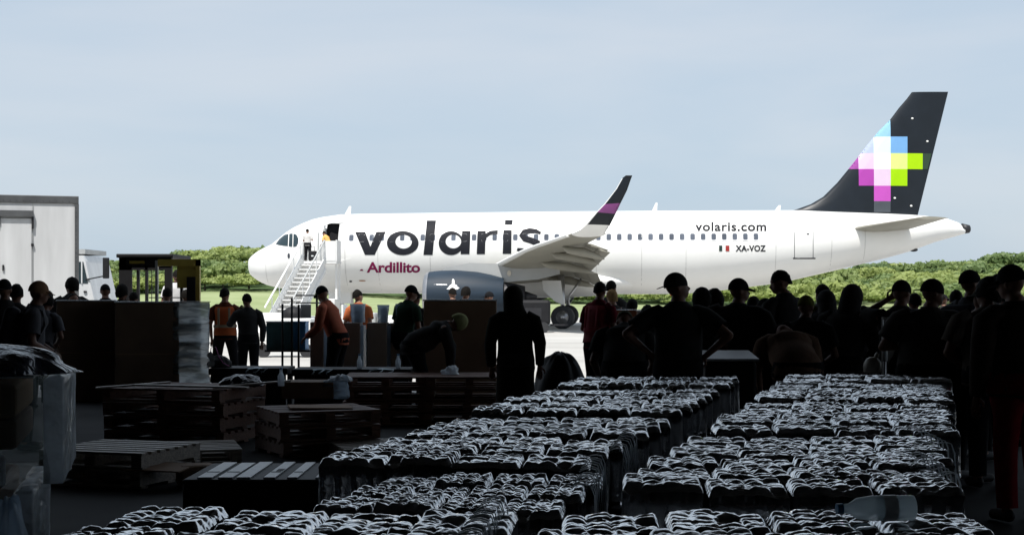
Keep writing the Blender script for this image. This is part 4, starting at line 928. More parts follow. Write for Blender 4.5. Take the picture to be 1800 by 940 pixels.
# film wrapped stack
tw = thing('wrapped_stack', 'crinkled clear-film wrapped stack of cartons standing right of the big brown boxes', 'wrapped cargo', (X(334, 21), 21.1, .008), R(12))
def crinkle_box(name, w_, d, z0, z1, m, parent, amp=.012, seed=0, n_=26, nz=44, flare=0.0, open_back=False):
    per = [(-w_ / 2 + w_ * i / n_, -d / 2) for i in range(n_)] + [(w_ / 2, -d / 2 + d * i / n_) for i in range(n_)] + [(w_ / 2 - w_ * i / n_, d / 2) for i in range(n_)] + [(-w_ / 2, d / 2 - d * i / n_) for i in range(n_)]
    V = []; nP = len(per)
    for j in range(nz + 1):
        z = z0 + (z1 - z0) * j / nz
        for x, y in per:
            q = Vector((x * 4, y * 4, z * 26 + 3 * x + seed)); a = noise.noise(q) * amp + noise.noise(Vector((x * 3, y * 3, z * 5 + seed))) * amp * 1.6
            L = math.hypot(x, y); fl = flare * (z - z0) / (z1 - z0); V.append((x + x / L * (a + fl), y + y / L * (a + fl), z))
    Fc = [(j * nP + i, j * nP + (i + 1) % nP, (j + 1) * nP + (i + 1) % nP, (j + 1) * nP + i) for j in range(nz) for i in range(nP) if not (open_back and 2 * n_ <= i < 3 * n_)]
    Fc += [tuple(nz * nP + i for i in range(nP))]
    return mesh_obj(name, V, Fc, m, parent, True)
crinkle_box('film_wrap', .50, .5, 0, 1.44, M['film'], tw, .014, 3, open_back=True)
for z0, z1, m in ((.5, .56, 'black_plastic'), (.66, .72, 'card_dark'), (.80, .90, 'card_dark'), (1.02, 1.16, 'card_dark')):
    part(tw, 'carton', M[m], ((-.2, -.2, z0), (.14, -.12, z1)))
part(tw, 'top_sheet', M['label'], ((-.29, -.28, 1.445), (.27, .26, 1.455)))
# near bale at the left edge
tb = thing('wrapped_pallet_load', 'film-wrapped pallet load of dark cartons and clear bottles at the bottom left edge', 'wrapped cargo', (-2.34, 5.62, .008), R(14))
part(tb, 'lower_carton', M['card_dark'], ((-.6, -.42, 0), (.37, .5, .79)), bev=.02)
part(tb, 'dark_carton', M['card_pale'], ((-.55, -.36, 1.05), (-.02, .44, 1.175)), bev=.02); part(tb, 'dark_carton', M['card_pale'], ((0, -.36, 1.05), (.43, .44, 1.175)), bev=.02); part(tb, 'dark_carton', M['card_dark'], ((-.55, -.33, .93), (.43, .44, 1.045)), bev=.02)
crinkle_box('film_wrap', 1.14, .95, .80, 1.20, M['clear_wrap'], tb, .012, 9, 30, 16, -.03).location = (-.02, .02, 0)
crinkle_box('film_wrap', .98, .98, .42, .79, M['clear_wrap'], tb, .02, 19, 30, 16, .0).location = (-.05, .04, 0)
crinkle_box('side_film', .07, .93, .815, 1.195, M['film2'], tb, .012, 29, 14, 16).location = (.565, .02, 0)
crinkle_box('side_film', .07, .95, .40, .78, M['film2'], tb, .02, 39, 14, 16).location = (.46, .02, 0)
part(tb, 'top_sheet', M['label'], ((-.62, -.47, 1.203), (.50, .46, 1.213)), bev=.003)
mbb = MB(); mbb.box((0, 0, .075), (.085, .085, .15), bev=.02); mbb.tube([(0, 0, .14), (0, 0, .17)], [.025, .022], n=10); jb = mbb.build('clear_bottle', M['film2']); jme = jb.data; bpy.data.objects.remove(jb)
for i in range(9): inst('clear_bottle', jme, tb, (-.48 + i * .104, -.40, .80), sc=(1, .8, .8))
# black plastic sheet on it
tsx = thing('plastic_sheet', 'glossy black plastic sheet heaped on the wrapped load at the left edge', 'plastic sheet', (-2.05, 5.45, 1.222))
def heap(name, rx, ry, rz_, m, parent, seed, amp=.12, n_=40):
    V = []; Fc = []
    for j in range(n_ + 1):
        th = math.pi / 2 * j / n_
        for i in range(n_):
            a = 2 * math.pi * i / n_; ct = math.cos(th) ** .6; d = 1 + ct * amp * noise.noise(Vector((math.cos(a) * 2.2, math.sin(a) * 2.2, th * 1.5 + seed))) + ct * amp * .5 * noise.noise(Vector((math.cos(a) * 7, math.sin(a) * 7, th * 2 + seed)))
            V.append((rx * d * math.cos(th) * math.cos(a), ry * d * math.cos(th) * math.sin(a), rz_ * d * math.sin(th)))
    Fc = [(j * n_ + i, j * n_ + (i + 1) % n_, (j + 1) * n_ + (i + 1) % n_, (j + 1) * n_ + i) for j in range(n_) for i in range(n_)]
    Fc.append(tuple(range(n_))[::-1])
    return mesh_obj(name, V, Fc, m, parent, True)
heap('sheet', .42, .3, .11, M['black_film'], tsx, 4, .25)
tsb = thing('plastic_bag', 'crumpled clear plastic bag below the wrapped load in the bottom left corner', 'plastic bag', (X(18, 4.6), 4.6, .45))
heap('bag', .07, .08, .42, M['bag'], tsb, 8, .3, 30)

# --- pallet piles
def pile(desc, px, Y, nlev, rz, w_=1.2, d=1.0, m='wood', z0=.008, jit=3.0):
    for k in range(nlev):
        pos = ['bottom', 'second', 'third', 'fourth', 'fifth'][k] if k < nlev - 1 or nlev == 1 else 'top'
        pallet('wooden pallet, %s one of %s' % (pos, desc) if nlev > 1 else 'single wooden pallet, %s' % desc, (X(px, Y) + random.uniform(-.02, .02), Y + random.uniform(-.03, .03), z0 + k * .144), rz + R(random.uniform(-jit, jit)), w_, d, m, 'empty wooden pallets', 7)
pile('the pile in front of the film-wrapped stack', 328, 15.3, 4, R(-16), 1.35, 1.05, 'wood2')
pile('the pile beside the wrapped load at the left', 212, 11.9, 2, R(-20), .95, .9)
pile('lying flat right of the low left pile', 345, 13.4, 1, R(14), .8, .9)
pile('the long pile behind the lit-board pallet, left half', 682, 17.6, 4, R(2), .98, 1.0, 'wood2', jit=.6)
pile('the long pile in front of the hooded person', 822, 17.6, 4, R(2), 1.0, 1.0, 'wood2', jit=.6)
pile('the low pile in front of the shiny bundle', 560, 14.2, 3, R(24), 1.0, .9, 'wood2')
pile('lying on the floor before the long pile', 700, 13.6, 1, R(20), 1.2, .9)
pile('leaning out beyond the left row of packs', 880, 14.3, 1, R(26), 1.2, .9)
# pallet with deck boards, paper white standing in for light on them
tc_ = thing('lit_board_pallet', 'long black pallet with six brightly lit deck boards on top, left of the bottle packs', 'crate', (X(478, 10.2), 10.4, .008), 0)
tc_.location.y = 9.5
part(tc_, 'pallet_body', M['black_plastic'], ((-.47, 0, 0), (.47, .95, .31)), bev=.01)
for i, (a, b, d_) in enumerate(((367, 392, .88), (402, 427, .85), (433, 457, .9), (479, 499, .9), (519, 537, .88), (567, 585, .9))):
    xa, xb = X(a, 9.9) - tc_.location.x, X(b, 9.9) - tc_.location.x
    brd = part(tc_, 'lit_board', M['label'], ((xa, .03, .311), (xb, .03 + d_, .322)), bev=.002)
    if i in (0, 1, 3, 4):
        part(brd, 'printed_line', M['ink'], ((xa + .006, .30, .3225), (xb - .006, .33, .324)))
    if i == 3:
        mb = MB()
        for q in range(5): mb.span((xa + .03 + q * .009, .36, .3225), (xa + .036 + q * .009, .50, .3235))
        mb.build('printed_marks', M['ink'], brd)
# black slabs / benches
def bench(label, px0, px1, Y, seed):
    w_ = X(px1, Y) - X(px0, Y); t = thing('black_bench', label, 'bench', ((X(px0, Y) + X(px1, Y)) / 2, Y + .35, .008))
    part(t, 'top', M['black_plastic'], ((-w_ / 2, -.35, .50), (w_ / 2, .35, .59)), bev=.012)
    part(t, 'front_panel', M['black_plastic'], ((-w_ / 2 + .03, -.3, .0), (w_ / 2 - .03, -.26, .50)))
    for x in (-w_ / 2 + .06, w_ / 2 - .06): part(t, 'leg', M['black_plastic'], ((x - .03, .22, 0), (x + .03, .3, .5)))
    return t
b1 = bench('long low black bench right of the wrapped stack, with curled white glint strips on its edge', 366, 505, 18.9, 1)
b2 = bench('long low black bench in front of the grey cartons', 512, 722, 18.6, 2)
def glint_strips(parent, x, z, seed, w_=.22):  # thin strips standing in for white squiggles of glinting film
    r = random.Random(seed); mb = MB()
    for q in range(3):
        P = []; x0 = x + q * w_ * .36
        for k in range(7):
            a = k / 6; P.append((x0 + .05 * math.cos(a * 4.5 + r.random()) + .02 * q, -.37, z - .005 - .075 * a + .012 * math.sin(a * 9 + q)))
        mb.tube(P, [.003, .007, .01, .008, .01, .006, .002], [.003] * 7, n=5, ref=(1, 0, 0))
    mb.tube([(x - .02, -.36, z), (x + w_ * .5, -.37, z + .012), (x + w_, -.36, z)], [.004, .008, .004], [.003] * 3, n=5, ref=(0, 0, 1))
    return tag(mb.build('film_glint', M['film'], parent), None)
glint_strips(b1, .02, .585, 1); glint_strips(b2, -.47, .585, 2); glint_strips(b2, .25, .585, 3, .3)
# bags and cases around
def sack(label, px, Y, z, rx, ry, rz_, m, seed, amp=.2, name='duffel_bag', cat='bag'):
    t = thing(name, label, cat, (X(px, Y), Y, z)); heap('shell', rx, ry, rz_, M[m], t, seed, amp); return t
s1 = sack('small dark bag with pink straps on the bench beside the wrapped stack', 385, 19.1, .60, .15, .12, .16, 'black_plastic', 2)
pk = mat('pink_strap', (.5, .12, .35), .6, var=.1)
mb = MB(); mb.tube([(-.1, -.1, .12), (-.08, -.12, .26), (-.02, -.12, .27), (.02, -.12, .15), (.08, -.13, .06), (.16, -.12, .02)], [.006] * 6, n=6); mb.build('strap', pk, s1, True)
mb = MB(); mb.add([(-.14, -.13, .17), (-.08, -.13, .22), (-.04, -.13, .16), (-.09, -.13, .09), (-.14, -.14, .0), (-.03, -.14, .02), (-.03, -.14, -.0)], [(0, 1, 2, 3), (3, 2, 5, 4)]); mb.build('paper_tag', M['label'], s1)
sack('pointed black heap of bags on the floor right of the hooded person', 985, 15.5, .30, .30, .28, .63, 'black_plastic', 5, .15)
sack('low dark bag with a strap behind the far end of the left row', 1035, 14.2, .3, .42, .3, .42, 'black_plastic', 6, .2)
sack('dark limp bag lying on the pallet pile before the bench', 425, 15.2, .59, .22, .2, .12, 'black_film', 7, .3)
tq = thing('wrapped_carton', 'dark carton with shiny crumpled plastic on its right end, before the black benches', 'carton', (X(548, 15.5), 15.6, .44))
part(tq, 'carton', M['card_dark'], ((-.3, -.25, .0), (.25, .25, .18)), bev=.01)
crinkle_box('plastic_wrap', .22, .4, .0, .19, M['bag'], tq, .03, 5, 14, 14).location = (.27, -.02, 0)
# grey cartons with plastic bundles
cart_specs = [(545, 569, 566, 'first'), (604, 633, 567, 'second'), (645, 680, 567, 'third'), (682, 715, 568, 'fourth')]
tops = [None, (616, 637, 534), (664, 680, 536), (696, 717, 534)]
for i, (a, b, yt, o1) in enumerate(cart_specs):
    Yc = 21.5 + .15 * i; xa, xb = X(a, Yc), X(b, Yc); zt1 = Z(yt, Yc)
    t = thing('grey_carton', 'tall grey carton, %s from the left of the four behind the long bench' % o1, 'carton', ((xa + xb) / 2, Yc + .2, .008), 0, 'grey cartons behind the bench')
    w_ = xb - xa
    part(t, 'carton', M['greycard'], ((-w_ / 2, -.2, 0), (w_ / 2, .2, zt1 - .008)), bev=.01)
    part(t, 'film_edge', M['bag'], ((w_ / 2 + .003, -.19, .1), (w_ / 2 + .05, .19, zt1 - .05)))
    if tops[i]:
        ta, tb_, ty = tops[i]; t2 = thing('plastic_bundle', 'upright bundle in clear plastic standing on the %s grey carton' % o1, 'bundle', ((X(ta, Yc) + X(tb_, Yc)) / 2, Yc + .2, zt1 + .002), 0, 'plastic-wrapped bundles on the grey cartons')
        ww = X(tb_, Yc) - X(ta, Yc); hh = Z(ty, Yc) - zt1
        part(t2, 'contents', M['greycard'], ((-ww * .3, -.05, 0), (ww * .35, .08, hh - .03)), bev=.02)
        crinkle_box('plastic', ww, .2, 0, hh, M['bag'], t2, .012, i * 3, 12, 14, .02)
bigbox('grey_box', 'wide low grey box between the first and second tall grey cartons', 580, 618, 22.4, 0.85, 'greycard', .5, False)
tm = thing('white_appliance', 'small white box with a dark window on the low grey box', 'appliance', (X(594, 22.4), 22.6, .86))
part(tm, 'case', M['stair_white'], ((-.09, -.15, 0), (.09, .15, .22)), bev=.01); part(tm, 'window', M['inkgrey'], ((-.065, -.156, .05), (.05, -.151, .17)))
# cage trolley with crates
tt = thing('cage_trolley', 'tall trolley of black posts and white rails in front of the boarding stairs', 'trolley', (X(540, 22.8), 22.8, .008))
for px, y0, y1 in ((496.5, 535, 665), (513, 524, 690), (525, 536, 690), (577, 535, 690), (581.5, 535, 690), (557, 520, 690)):
    xx = X(px, 22.8) - tt.location.x; mb = MB(); mb.tube([(xx, 0 if px < 570 else -.1, Z(690, 22.8)), (xx, 0 if px < 570 else -.1, Z(y0, 22.8))], [.018, .018], n=8); mb.build('post', M['black_plastic'], tt, True)
rl = lambda a, b, y, yy=0: part(tt, 'rail', M['stair_white'], ((X(a, 22.8) - tt.location.x, yy - .02, Z(y + 1.2, 22.8)), (X(b, 22.8) - tt.location.x, yy + .02, Z(y - 1.2, 22.8))))
rl(520, 584, 533); rl(519, 558, 520, .06)
part(tt, 'mesh_panel', M['stair_white'], ((X(527, 22.8) - tt.location.x, .1, Z(560, 22.8)), (X(545, 22.8) - tt.location.x, .12, Z(536, 22.8))))
part(tt, 'shelf', M['dark_metal'], ((X(466, 22.8) - tt.location.x, -.05, Z(619, 22.8)), (X(583, 22.8) - tt.location.x, .5, Z(615.5, 22.8))))
for i, (a, b, m, lb) in enumerate(((468, 513.5, 'teal', 'dark teal plastic crate with ribs on the trolley shelf'), (515, 537, 'blue', 'bright blue plastic container right of the teal crate on the trolley'))):
    xa, xb = X(a, 22.9), X(b, 22.9); t = thing('plastic_crate', lb, 'crate', ((xa + xb) / 2, 23.02, Z(615, 22.8) + .002)); w_ = xb - xa; H = Z(567, 22.9) - Z(615, 22.8)
    part(t, 'crate_shell', M[m], ((-w_ / 2, -.12, 0), (w_ / 2, .25, H)), bev=.008)
    for q in (.25, .5, .75): part(t, 'rib', M[m], ((-w_ / 2 + .01, -.135, H * q - .012), (w_ / 2 - .01, -.121, H * q + .012)))
    part(t, 'rim', M['label'] if i == 0 else M['blue'], ((-w_ / 2 - .005, -.13, H), (w_ / 2 + .005, .26, H + .018)))
# brown carton and white box by the red vest
tcb = thing('brown_carton', 'small reddish brown carton beside the person in the red vest', 'carton', (X(1096, 19.8), 20.1, .92))
part(tcb, 'carton', mat('reddish_cardboard', (.34, .13, .06), .8, var=.15, vscale=3), ((-.2, -.2, 0), (.19, .2, .42)), bev=.008); part(tcb, 'lid', M['label'], ((-.2, -.2, .422), (.19, .2, .43)))
twb = thing('white_box', 'big white box standing behind the small reddish brown carton', 'box', (X(1115, 20.6), 20.9, .008))
part(twb, 'case', M['stair_white'], ((-.26, -.2, 0), (.28, .3, 1.30)), bev=.02); part(twb, 'lid', M['label'], ((-.27, -.21, 1.302), (.29, .31, 1.325)))
bigbox('cardboard_box', 'dark box under the small reddish brown carton', 1070, 1121, 19.8, .915, 'card_dark', .5, False)
# bin, jug, pipe
tn = thing('lidded_bin', 'dark bin with a pale grey slanted lid behind the left row of packs', 'bin', (X(1288, 12.2), 12.5, .008))
part(tn, 'bin_body', M['black_plastic'], ((-.22, -.2, 0), (.22, .25, .96)), bev=.03)
mesh_obj('lid', [(-.235, -.23, .965), (.235, -.23, .965), (.225, .26, 1.02), (-.225, .26, 1.02), (-.235, -.23, .985), (.235, -.23, .985), (.225, .26, 1.04), (-.225, .26, 1.04)], [(4, 5, 6, 7), (0, 1, 5, 4), (1, 2, 6, 5), (2, 3, 7, 6), (3, 0, 4, 7), (3, 2, 1, 0)], mat('pale_grey_lid', (.35, .36, .36), .45, var=.1), tn)
tk = thing('white_jug', 'off-white plastic jug held low in front of the stooping person', 'jug', (X(1533, 12.0), 12.0, .885))
mb = MB(); mb.tube([(0, 0, 0), (0, 0, .01), (0, 0, .05), (.005, 0, .09), (.0, 0, .125), (.0, 0, .135)], [.05, .068, .075, .07, .045, .02], n=18); mb.tube([(.03, 0, .12), (.04, 0, .155), (.03, 0, .165)], [.022, .02, .012], n=10); mb.build('body', M['milk'], tk, True)
tpp = thing('metal_pipe', 'thin bright upright metal tube between the saluting person and his neighbour', 'metal tube', (X(1555, 12.6), 12.6, .008))
mb = MB(); mb.tube([(0, 0, 0), (0, 0, 1.31)], [.014, .014], n=10); mb.build('tube', M['metal'], tpp, True); mb = MB(); mb.tube([(.003, 0, .95), (.003, 0, 1.13)], [.022, .022], n=12); mb.build('sleeve', M['label'], tpp, True)
tyl = thing('standing_board', 'dark upright board beside the people, right of the bright metal tube', 'board', (X(1568, 12.8), 12.9, .008))
part(tyl, 'panel', M['greycard'], ((-.06, 0, 0), (.18, .03, 1.33)))

# loose clutter among the pallets
def loose(name, label, cat, d, loc, rot, m, group=None):
    t = MB(); t.box((0, 0, 0), d, bev=min(d) * .2); o = t.build(name, M[m]); o.location = loc; o.rotation_euler = [R(a) for a in rot]; return tag(o, label, cat, group)
loose('loose_board', 'thin pale board lying across the top pallet left of the wrapped stack', 'board', (.75, .09, .018), (X(235, 14.9), 14.9, .615), (0, -3, 24), 'wood')
loose('loose_board', 'long pale board lying under the wrapped stack on the pallet pile', 'board', (1.2, .10, .018), (X(335, 14.75), 14.75, .612), (0, 1, -6), 'wood')
loose('loose_board', 'pale board slanting off the right end of the pallet pile', 'board', (.8, .08, .018), (X(440, 14.9), 15.0, .62), (0, -4, 18), 'wood')
loose('cardboard_sheet', 'flat cardboard sheet slid onto the low pile before the shiny bundle', 'cardboard sheet', (.6, .45, .012), (X(560, 14.0), 14.1, .452), (0, 1, 12), 'card')
loose('cardboard_sheet', 'curled cardboard sheet on the lower left pallet pile', 'cardboard sheet', (.5, .35, .012), (X(290, 11.7), 11.5, .17), (4, 1, -12), 'card')
loose('small_carton', 'small dark carton on the floor left of the long lit-board pallet', 'carton', (.30, .25, .17), (X(345, 11.6), 11.6, .095), (0, 0, 20), 'card')
loose('small_carton', 'small grey carton on the floor under the first grey carton', 'carton', (.34, .28, .22), (X(420, 16.6), 17.0, .12), (0, 0, -14), 'greycard')
for k_, (px, Y_, z_, lb) in enumerate(((632, 18.7, .60, 'small clear bottle with a blue cap standing on the second black bench'), (494, 15.0, .60, 'small clear bottle standing on the right end of the pallet pile'), (700, 18.75, .60, 'small clear bottle at the right end of the second black bench'))):
    tb3 = thing('small_bottle', lb, 'bottle', (X(px, Y_), Y_, z_)); mb = MB(); mb.tube([(0, 0, 0), (0, 0, .10), (0, 0, .14), (0, 0, .17)], [.035, .035, .016, .014], n=12); mb.build('body', M['film2'], tb3, True); mb = MB(); mb.tube([(0, 0, .17), (0, 0, .19)], [.017, .017], n=10); mb.build('cap', M['blue'], tb3)
tfl = thing('film_heap', 'small white heap of crumpled film on the long pallet pile under the bending worker', 'plastic film', (X(792, 17.4), 17.5, .59)); heap('film', .10, .08, .10, M['film2'], tfl, 12, .45, 24)
tfl = thing('film_heap', 'crumpled clear film heap on the floor in the aisle between the rows of packs', 'plastic film', (X(1185, 7.2), 7.2, .02)); heap('film', .16, .2, .22, M['film2'], tfl, 14, .45, 24)
tfl = thing('film_heap', 'crumpled film bunched on the dark carton before the black benches', 'plastic film', (X(597, 15.4), 15.5, .62)); heap('film', .12, .1, .07, M['film2'], tfl, 17, .5, 24)
# ------------------------------------------------------------------ people
def voxel_mesh(mb, vox, name, mats):
    o = mb.build('tmp', mats); m = o.modifiers.new('r', 'REMESH'); m.mode = 'VOXEL'; m.voxel_size = vox
    s = o.modifiers.new('s', 'SMOOTH'); s.factor = .5; s.iterations = 3
    bpy.context.view_layer.update()
    me = bpy.data.meshes.new_from_object(o.evaluated_get(bpy.context.evaluated_depsgraph_get())); bpy.data.objects.remove(o)
    me.name = name; return me
BASE = dict(shl=(-.180, 0, 1.370), shr=(.180, 0, 1.370), ell=(-.235, -.03, 1.13), elr=(.235, -.03, 1.13), wrl=(-.235, .06, .885), wrr=(.235, .06, .885),
            hil=(-.09, 0, .90), hir=(.09, 0, .90), knl=(-.105, .02, .49), knr=(.105, .02, .49), anl=(-.115, -.02, .085), anr=(.115, -.02, .085))
POSES = {
 'stand': {}, 'apart': dict(anl=(-.19, -.02, .085), anr=(.19, -.02, .085), knl=(-.15, .02, .49), knr=(.15, .02, .49)),
 'hips': dict(ell=(-.40, -.08, 1.18), elr=(.38, -.08, 1.18), wrl=(-.19, -.0, 1.03), wrr=(.2, .0, 1.03)),
 'phone': dict(ell=(-.26, .18, 1.22), wrl=(-.10, .12, 1.46)),
 'carry': dict(ell=(-.24, .02, 1.12), elr=(.24, .02, 1.12), wrl=(-.14, .27, 1.12), wrr=(.14, .27, 1.12)),
 'cross': dict(ell=(-.27, .03, 1.13), elr=(.27, .03, 1.13), wrl=(.05, .22, 1.18), wrr=(-.05, .2, 1.14)),
 'salute': dict(ell=(-.27, .20, 1.40), wrl=(-.03, .14, 1.60), elr=(.24, .03, 1.13)),
 'reach': dict(lean=66, ell=(-.22, .28, 1.28), elr=(.22, .32, 1.22), wrl=(-.2, .42, 1.1), wrr=(.2, .52, 1.05)),
 'stoop': dict(lean=38, ell=(-.24, .12, 1.15), elr=(.24, .14, 1.15), wrl=(-.18, .36, 1.1), wrr=(.16, .36, 1.06)),
 'slight': dict(lean=14, ell=(-.25, .06, 1.13), elr=(.25, .06, 1.13), wrl=(-.12, .27, 1.05), wrr=(.12, .27, 1.05)),
 'bow': dict(lean=80, ell=(-.22, .28, 1.28), elr=(.22, .28, 1.28), wrl=(-.2, .45, 1.2), wrr=(.2, .45, 1.2), headz=-25),
 'crouch': dict(lean=42, drop=.52, knl=(-.22, .40, .50), knr=(.22, .40, .50), anl=(-.17, .06, .085), anr=(.17, .06, .085), ell=(-.27, .2, 1.15), elr=(.27, .2, 1.15), wrl=(-.16, .42, 1.1), wrr=(.16, .42, 1.1)),
 'sit': dict(lean=8, drop=.42, knl=(-.16, .42, .52), knr=(.16, .42, .52), anl=(-.15, .40, .085), anr=(.15, .40, .085), wrl=(-.12, .3, .95), wrr=(.12, .3, .95)),
}
people_group = 'people gathered in the hangar'
NP = [0]
def person(label, px, top, s, rz=0, pose='stand', build=1.08, hat='hair', skin=1, shirt=(.02, .02, .022), legs=(.012, .012, .014), sleeve='short', yaw=0, vest=None, bag=None, z0=None, extra=None, H=None, cat='person', hatcol=(.015, .015, .018), Yc=None, group=people_group):
    NP[0] += 1; b_fat = build
    coat = (extra or {}).get('coat')
    Y = Yc or F / s; vox = .0125 if s > 120 else (.017 if s > 60 else .026)
    J = dict(BASE); J.update(POSES[pose]); J.update(extra or {})
    vr = random.Random(NP[0] * 17); J.setdefault('side', vr.uniform(-4, 4)); J.setdefault('lean', vr.uniform(0, 7)); J.setdefault('headz', vr.uniform(-14, 8)); yaw = yaw or vr.uniform(-28, 28)
    lean = R(J.get('lean', 0)); drop = J.get('drop', 0); side = R(J.get('side', 0)); headp = R(J.get('headz', 0)); 
    piv = Vector((0, 0, .95)); RM = Matrix.Rotation(-lean, 3, 'X') @ Matrix.Rotation(side, 3, 'Y')
    U = lambda p: RM @ (Vector(p) - piv) + piv - Vector((0, .12 * math.sin(lean), drop))
    D = lambda p: Vector(p) - Vector((0, .12 * math.sin(lean), drop))
    if H is None:
        zt = HC + (525 - top) / s; z00 = 0.008 if z0 is None else z0
        full = (U((0, .0, 1.60)).z + .12 * 1.0 + {'cap': .02, 'hood': .03, 'bucket': .03, 'helmet': .035}.get(hat, .012))
        k = (zt - z00) / full
    else: k = H / 1.72
    if z0 is None: z0 = .008
    bs = 1 + (b_fat - 1) * .75
    for q_ in ('shl', 'shr', 'ell', 'elr', 'wrl', 'wrr'): J[q_] = (J[q_][0] * bs, J[q_][1], J[q_][2])
    t = thing('person', label, cat, (X(px, Y), Y, z0), R(rz), group); t.scale = (k, k, k)
    b = build
    mb = MB()
    # torso
    ring_ = [(.82, .10, .09), (.86, .145, .11), (.93, .158 * b, .115 * b), (1.03, .138 * b, .10 * b), (1.13, .140 * b, .103 * b), (1.25, .160 * b, .115), (1.32, .170, .112), (1.37, .160, .10), (1.41, .125, .088), (1.445, .088, .074), (1.48, .064, .064), (1.51, .058, .060)]
    C = []
    for i_, (z, a_, b_) in enumerate(ring_):
        f = min(1, max(0, (z - .86) / .14)); p = U((0, .012 * math.sin((z - .9) * 6), z)); q = D((0, 0, z)); C.append(q.lerp(p, f))
    xr = RM @ Vector((1, 0, 0))
    mb.tube(C, [r_[1] for r_ in ring_], [r_[2] for r_ in ring_], n=20, ref=xr)
    # head turned by yaw, nodding by headp
    hc = Vector((0, .0, 1.47)); HR = RM @ Matrix.Rotation(R(yaw), 3, 'Z') @ Matrix.Rotation(headp, 3, 'X')
    hb_ = U(hc); Hd = lambda p: hb_ + HR @ Vector(p)
    mb.cap(U((0, 0, 1.44)), Hd((0, .012, .08)), .058, .054)
    mb.ball(Hd((0, .0, .150)), (.076, .094, .098), T=HR)      # cranium
    mb.ball(Hd((0, .030, .095)), (.058, .068, .078), T=HR)    # jaw
    mb.ball(Hd((0, .078, .055)), (.024, .022, .020), T=HR, n=10)     # chin
    mb.cap(Hd((0, .088, .140)), Hd((0, .113, .108)), .008, .014, n=8)   # nose
    mb.ball(Hd((0, .094, .077)), (.022, .012, .010), T=HR, n=8)      # lips
    mb.ball(Hd((0, .080, .162)), (.050, .018, .012), T=HR, n=8)      # brow
    for sx in (-1, 1): mb.ball(Hd((sx * .079, -.005, .118)), (.010, .022, .032), T=HR, n=8)
    arms = {}
    for sd_, sx in (('l', -1), ('r', 1)):
        sh, el_, wr = U(J['sh' + sd_]), U(J['el' + sd_]), U(J['wr' + sd_])
        # keep natural segment lengths
        el_ = sh + (el_ - sh).normalized() * .285; wr = el_ + (wr - el_).normalized() * .255; arms[sd_] = (sh, el_, wr)
        mb.cap(U((sx * .10, 0, 1.385)), sh, .060, .056); mb.cap(sh, el_, .052, .040); mb.cap(el_, wr, .041, .027)
        d_ = (wr - el_).normalized(); mb.cap(wr, wr + d_ * .075, .028, .034, flat=.6)
        hi_, kn, an_ = D(J['hi' + sd_]), Vector(J['kn' + sd_]), Vector(J['an' + sd_])
        mb.cap(hi_, kn, .088 * min(b, 1.15), .058); mb.cap(kn, an_, .057, .038)
        mb.cap(an_ - Vector((0, .02, .03)), an_ + Vector((sx * .015, .13, -.045)), .036, .030, flat=.8)
    mb.F_core = None
    sk = SKIN[skin]; me = voxel_mesh(mb, vox, 'body', sk)
    # fingers, thumb
    fb = MB()
    for sd_, sx in (('l', -1), ('r', 1)):
        sh, el_, wr = arms[sd_]; d_ = (wr - el_).normalized(); sdv = d_.cross(Vector((0, 1, .2))).normalized() if abs(d_.y) < .9 else Vector((1, 0, 0)); nv = d_.cross(sdv).normalized()
        for q, (o_, ln) in enumerate(((-.026, .055), (-.009, .068), (.009, .072), (.026, .062))):
            a_ = wr + d_ * .085 + sdv * o_; m_ = a_ + d_ * ln * .55 + nv * .008; e_ = m_ + (d_ * .7 + nv * .6).normalized() * ln * .5
            fb.cap(a_, m_, .0095, .009, n=6); fb.cap(m_, e_, .009, .0075, n=6)
        a_ = wr + d_ * .035 + sdv * .024; fb.cap(a_, a_ + sdv * .03 + d_ * .025, .011, .0095, n=6); fb.cap(a_ + sdv * .03 + d_ * .025, a_ + sdv * .034 + d_ * .055, .0095, .008, n=6)
    bm = bmesh.new(); bm.from_mesh(me); vs = [bm.verts.new(v) for v in fb.V]
    for f in fb.F:
        try: bm.faces.new([vs[i] for i in f])
        except ValueError: pass
    for f in bm.faces: f.smooth = True
    bm.to_mesh(me); bm.free()
    if not me.materials: me.materials.append(sk)
    o = bpy.data.objects.new('body', me); COL.objects.link(o); o.parent = t
    # shirt
    sm = cm(shirt); rnd = random.Random(NP[0]); of = rnd.random() * 20
    def wr_(mb_, amp=.008):
        for v in mb_.V:
            d_ = noise.noise(Vector((v.x * 9, v.y * 9, v.z * 6 + of))) * amp + noise.noise(Vector((v.x * 22, v.y * 22, v.z * 14 + of))) * amp * .5
            v.x += d_; v.y += d_ * .8
    mb = MB(); lo_ = .84
    rs = ([(.42, .188 * b, .16 * b), (.62, .180 * b, .15 * b)] if coat else []) + [(lo_, .175 * b, .135 * b), (.90, .176 * b, .137 * b), (.98, .170 * b, .130 * b), (1.06, .163 * b, .125 * b), (1.15, .165 * b, .125 * b), (1.25, .176 * (b * .6 + .4), .132), (1.32, .184 * bs, .128 * bs), (1.365, .178 * bs, .118 * bs), (1.405, .152 * bs, .106), (1.435, .118 * bs, .094), (1.462, .090, .084), (1.482, .072, .076)]
    C = [D((0, 0, z)).lerp(U((0, .012 * math.sin((z - .9) * 6), z)), min(1, max(0, (z - .86) / .14))) for z, a_, b_ in rs]
    mb.tube(C, [r_[1] for r_ in rs], [r_[2] for r_ in rs], n=28, ref=xr, cap=False)
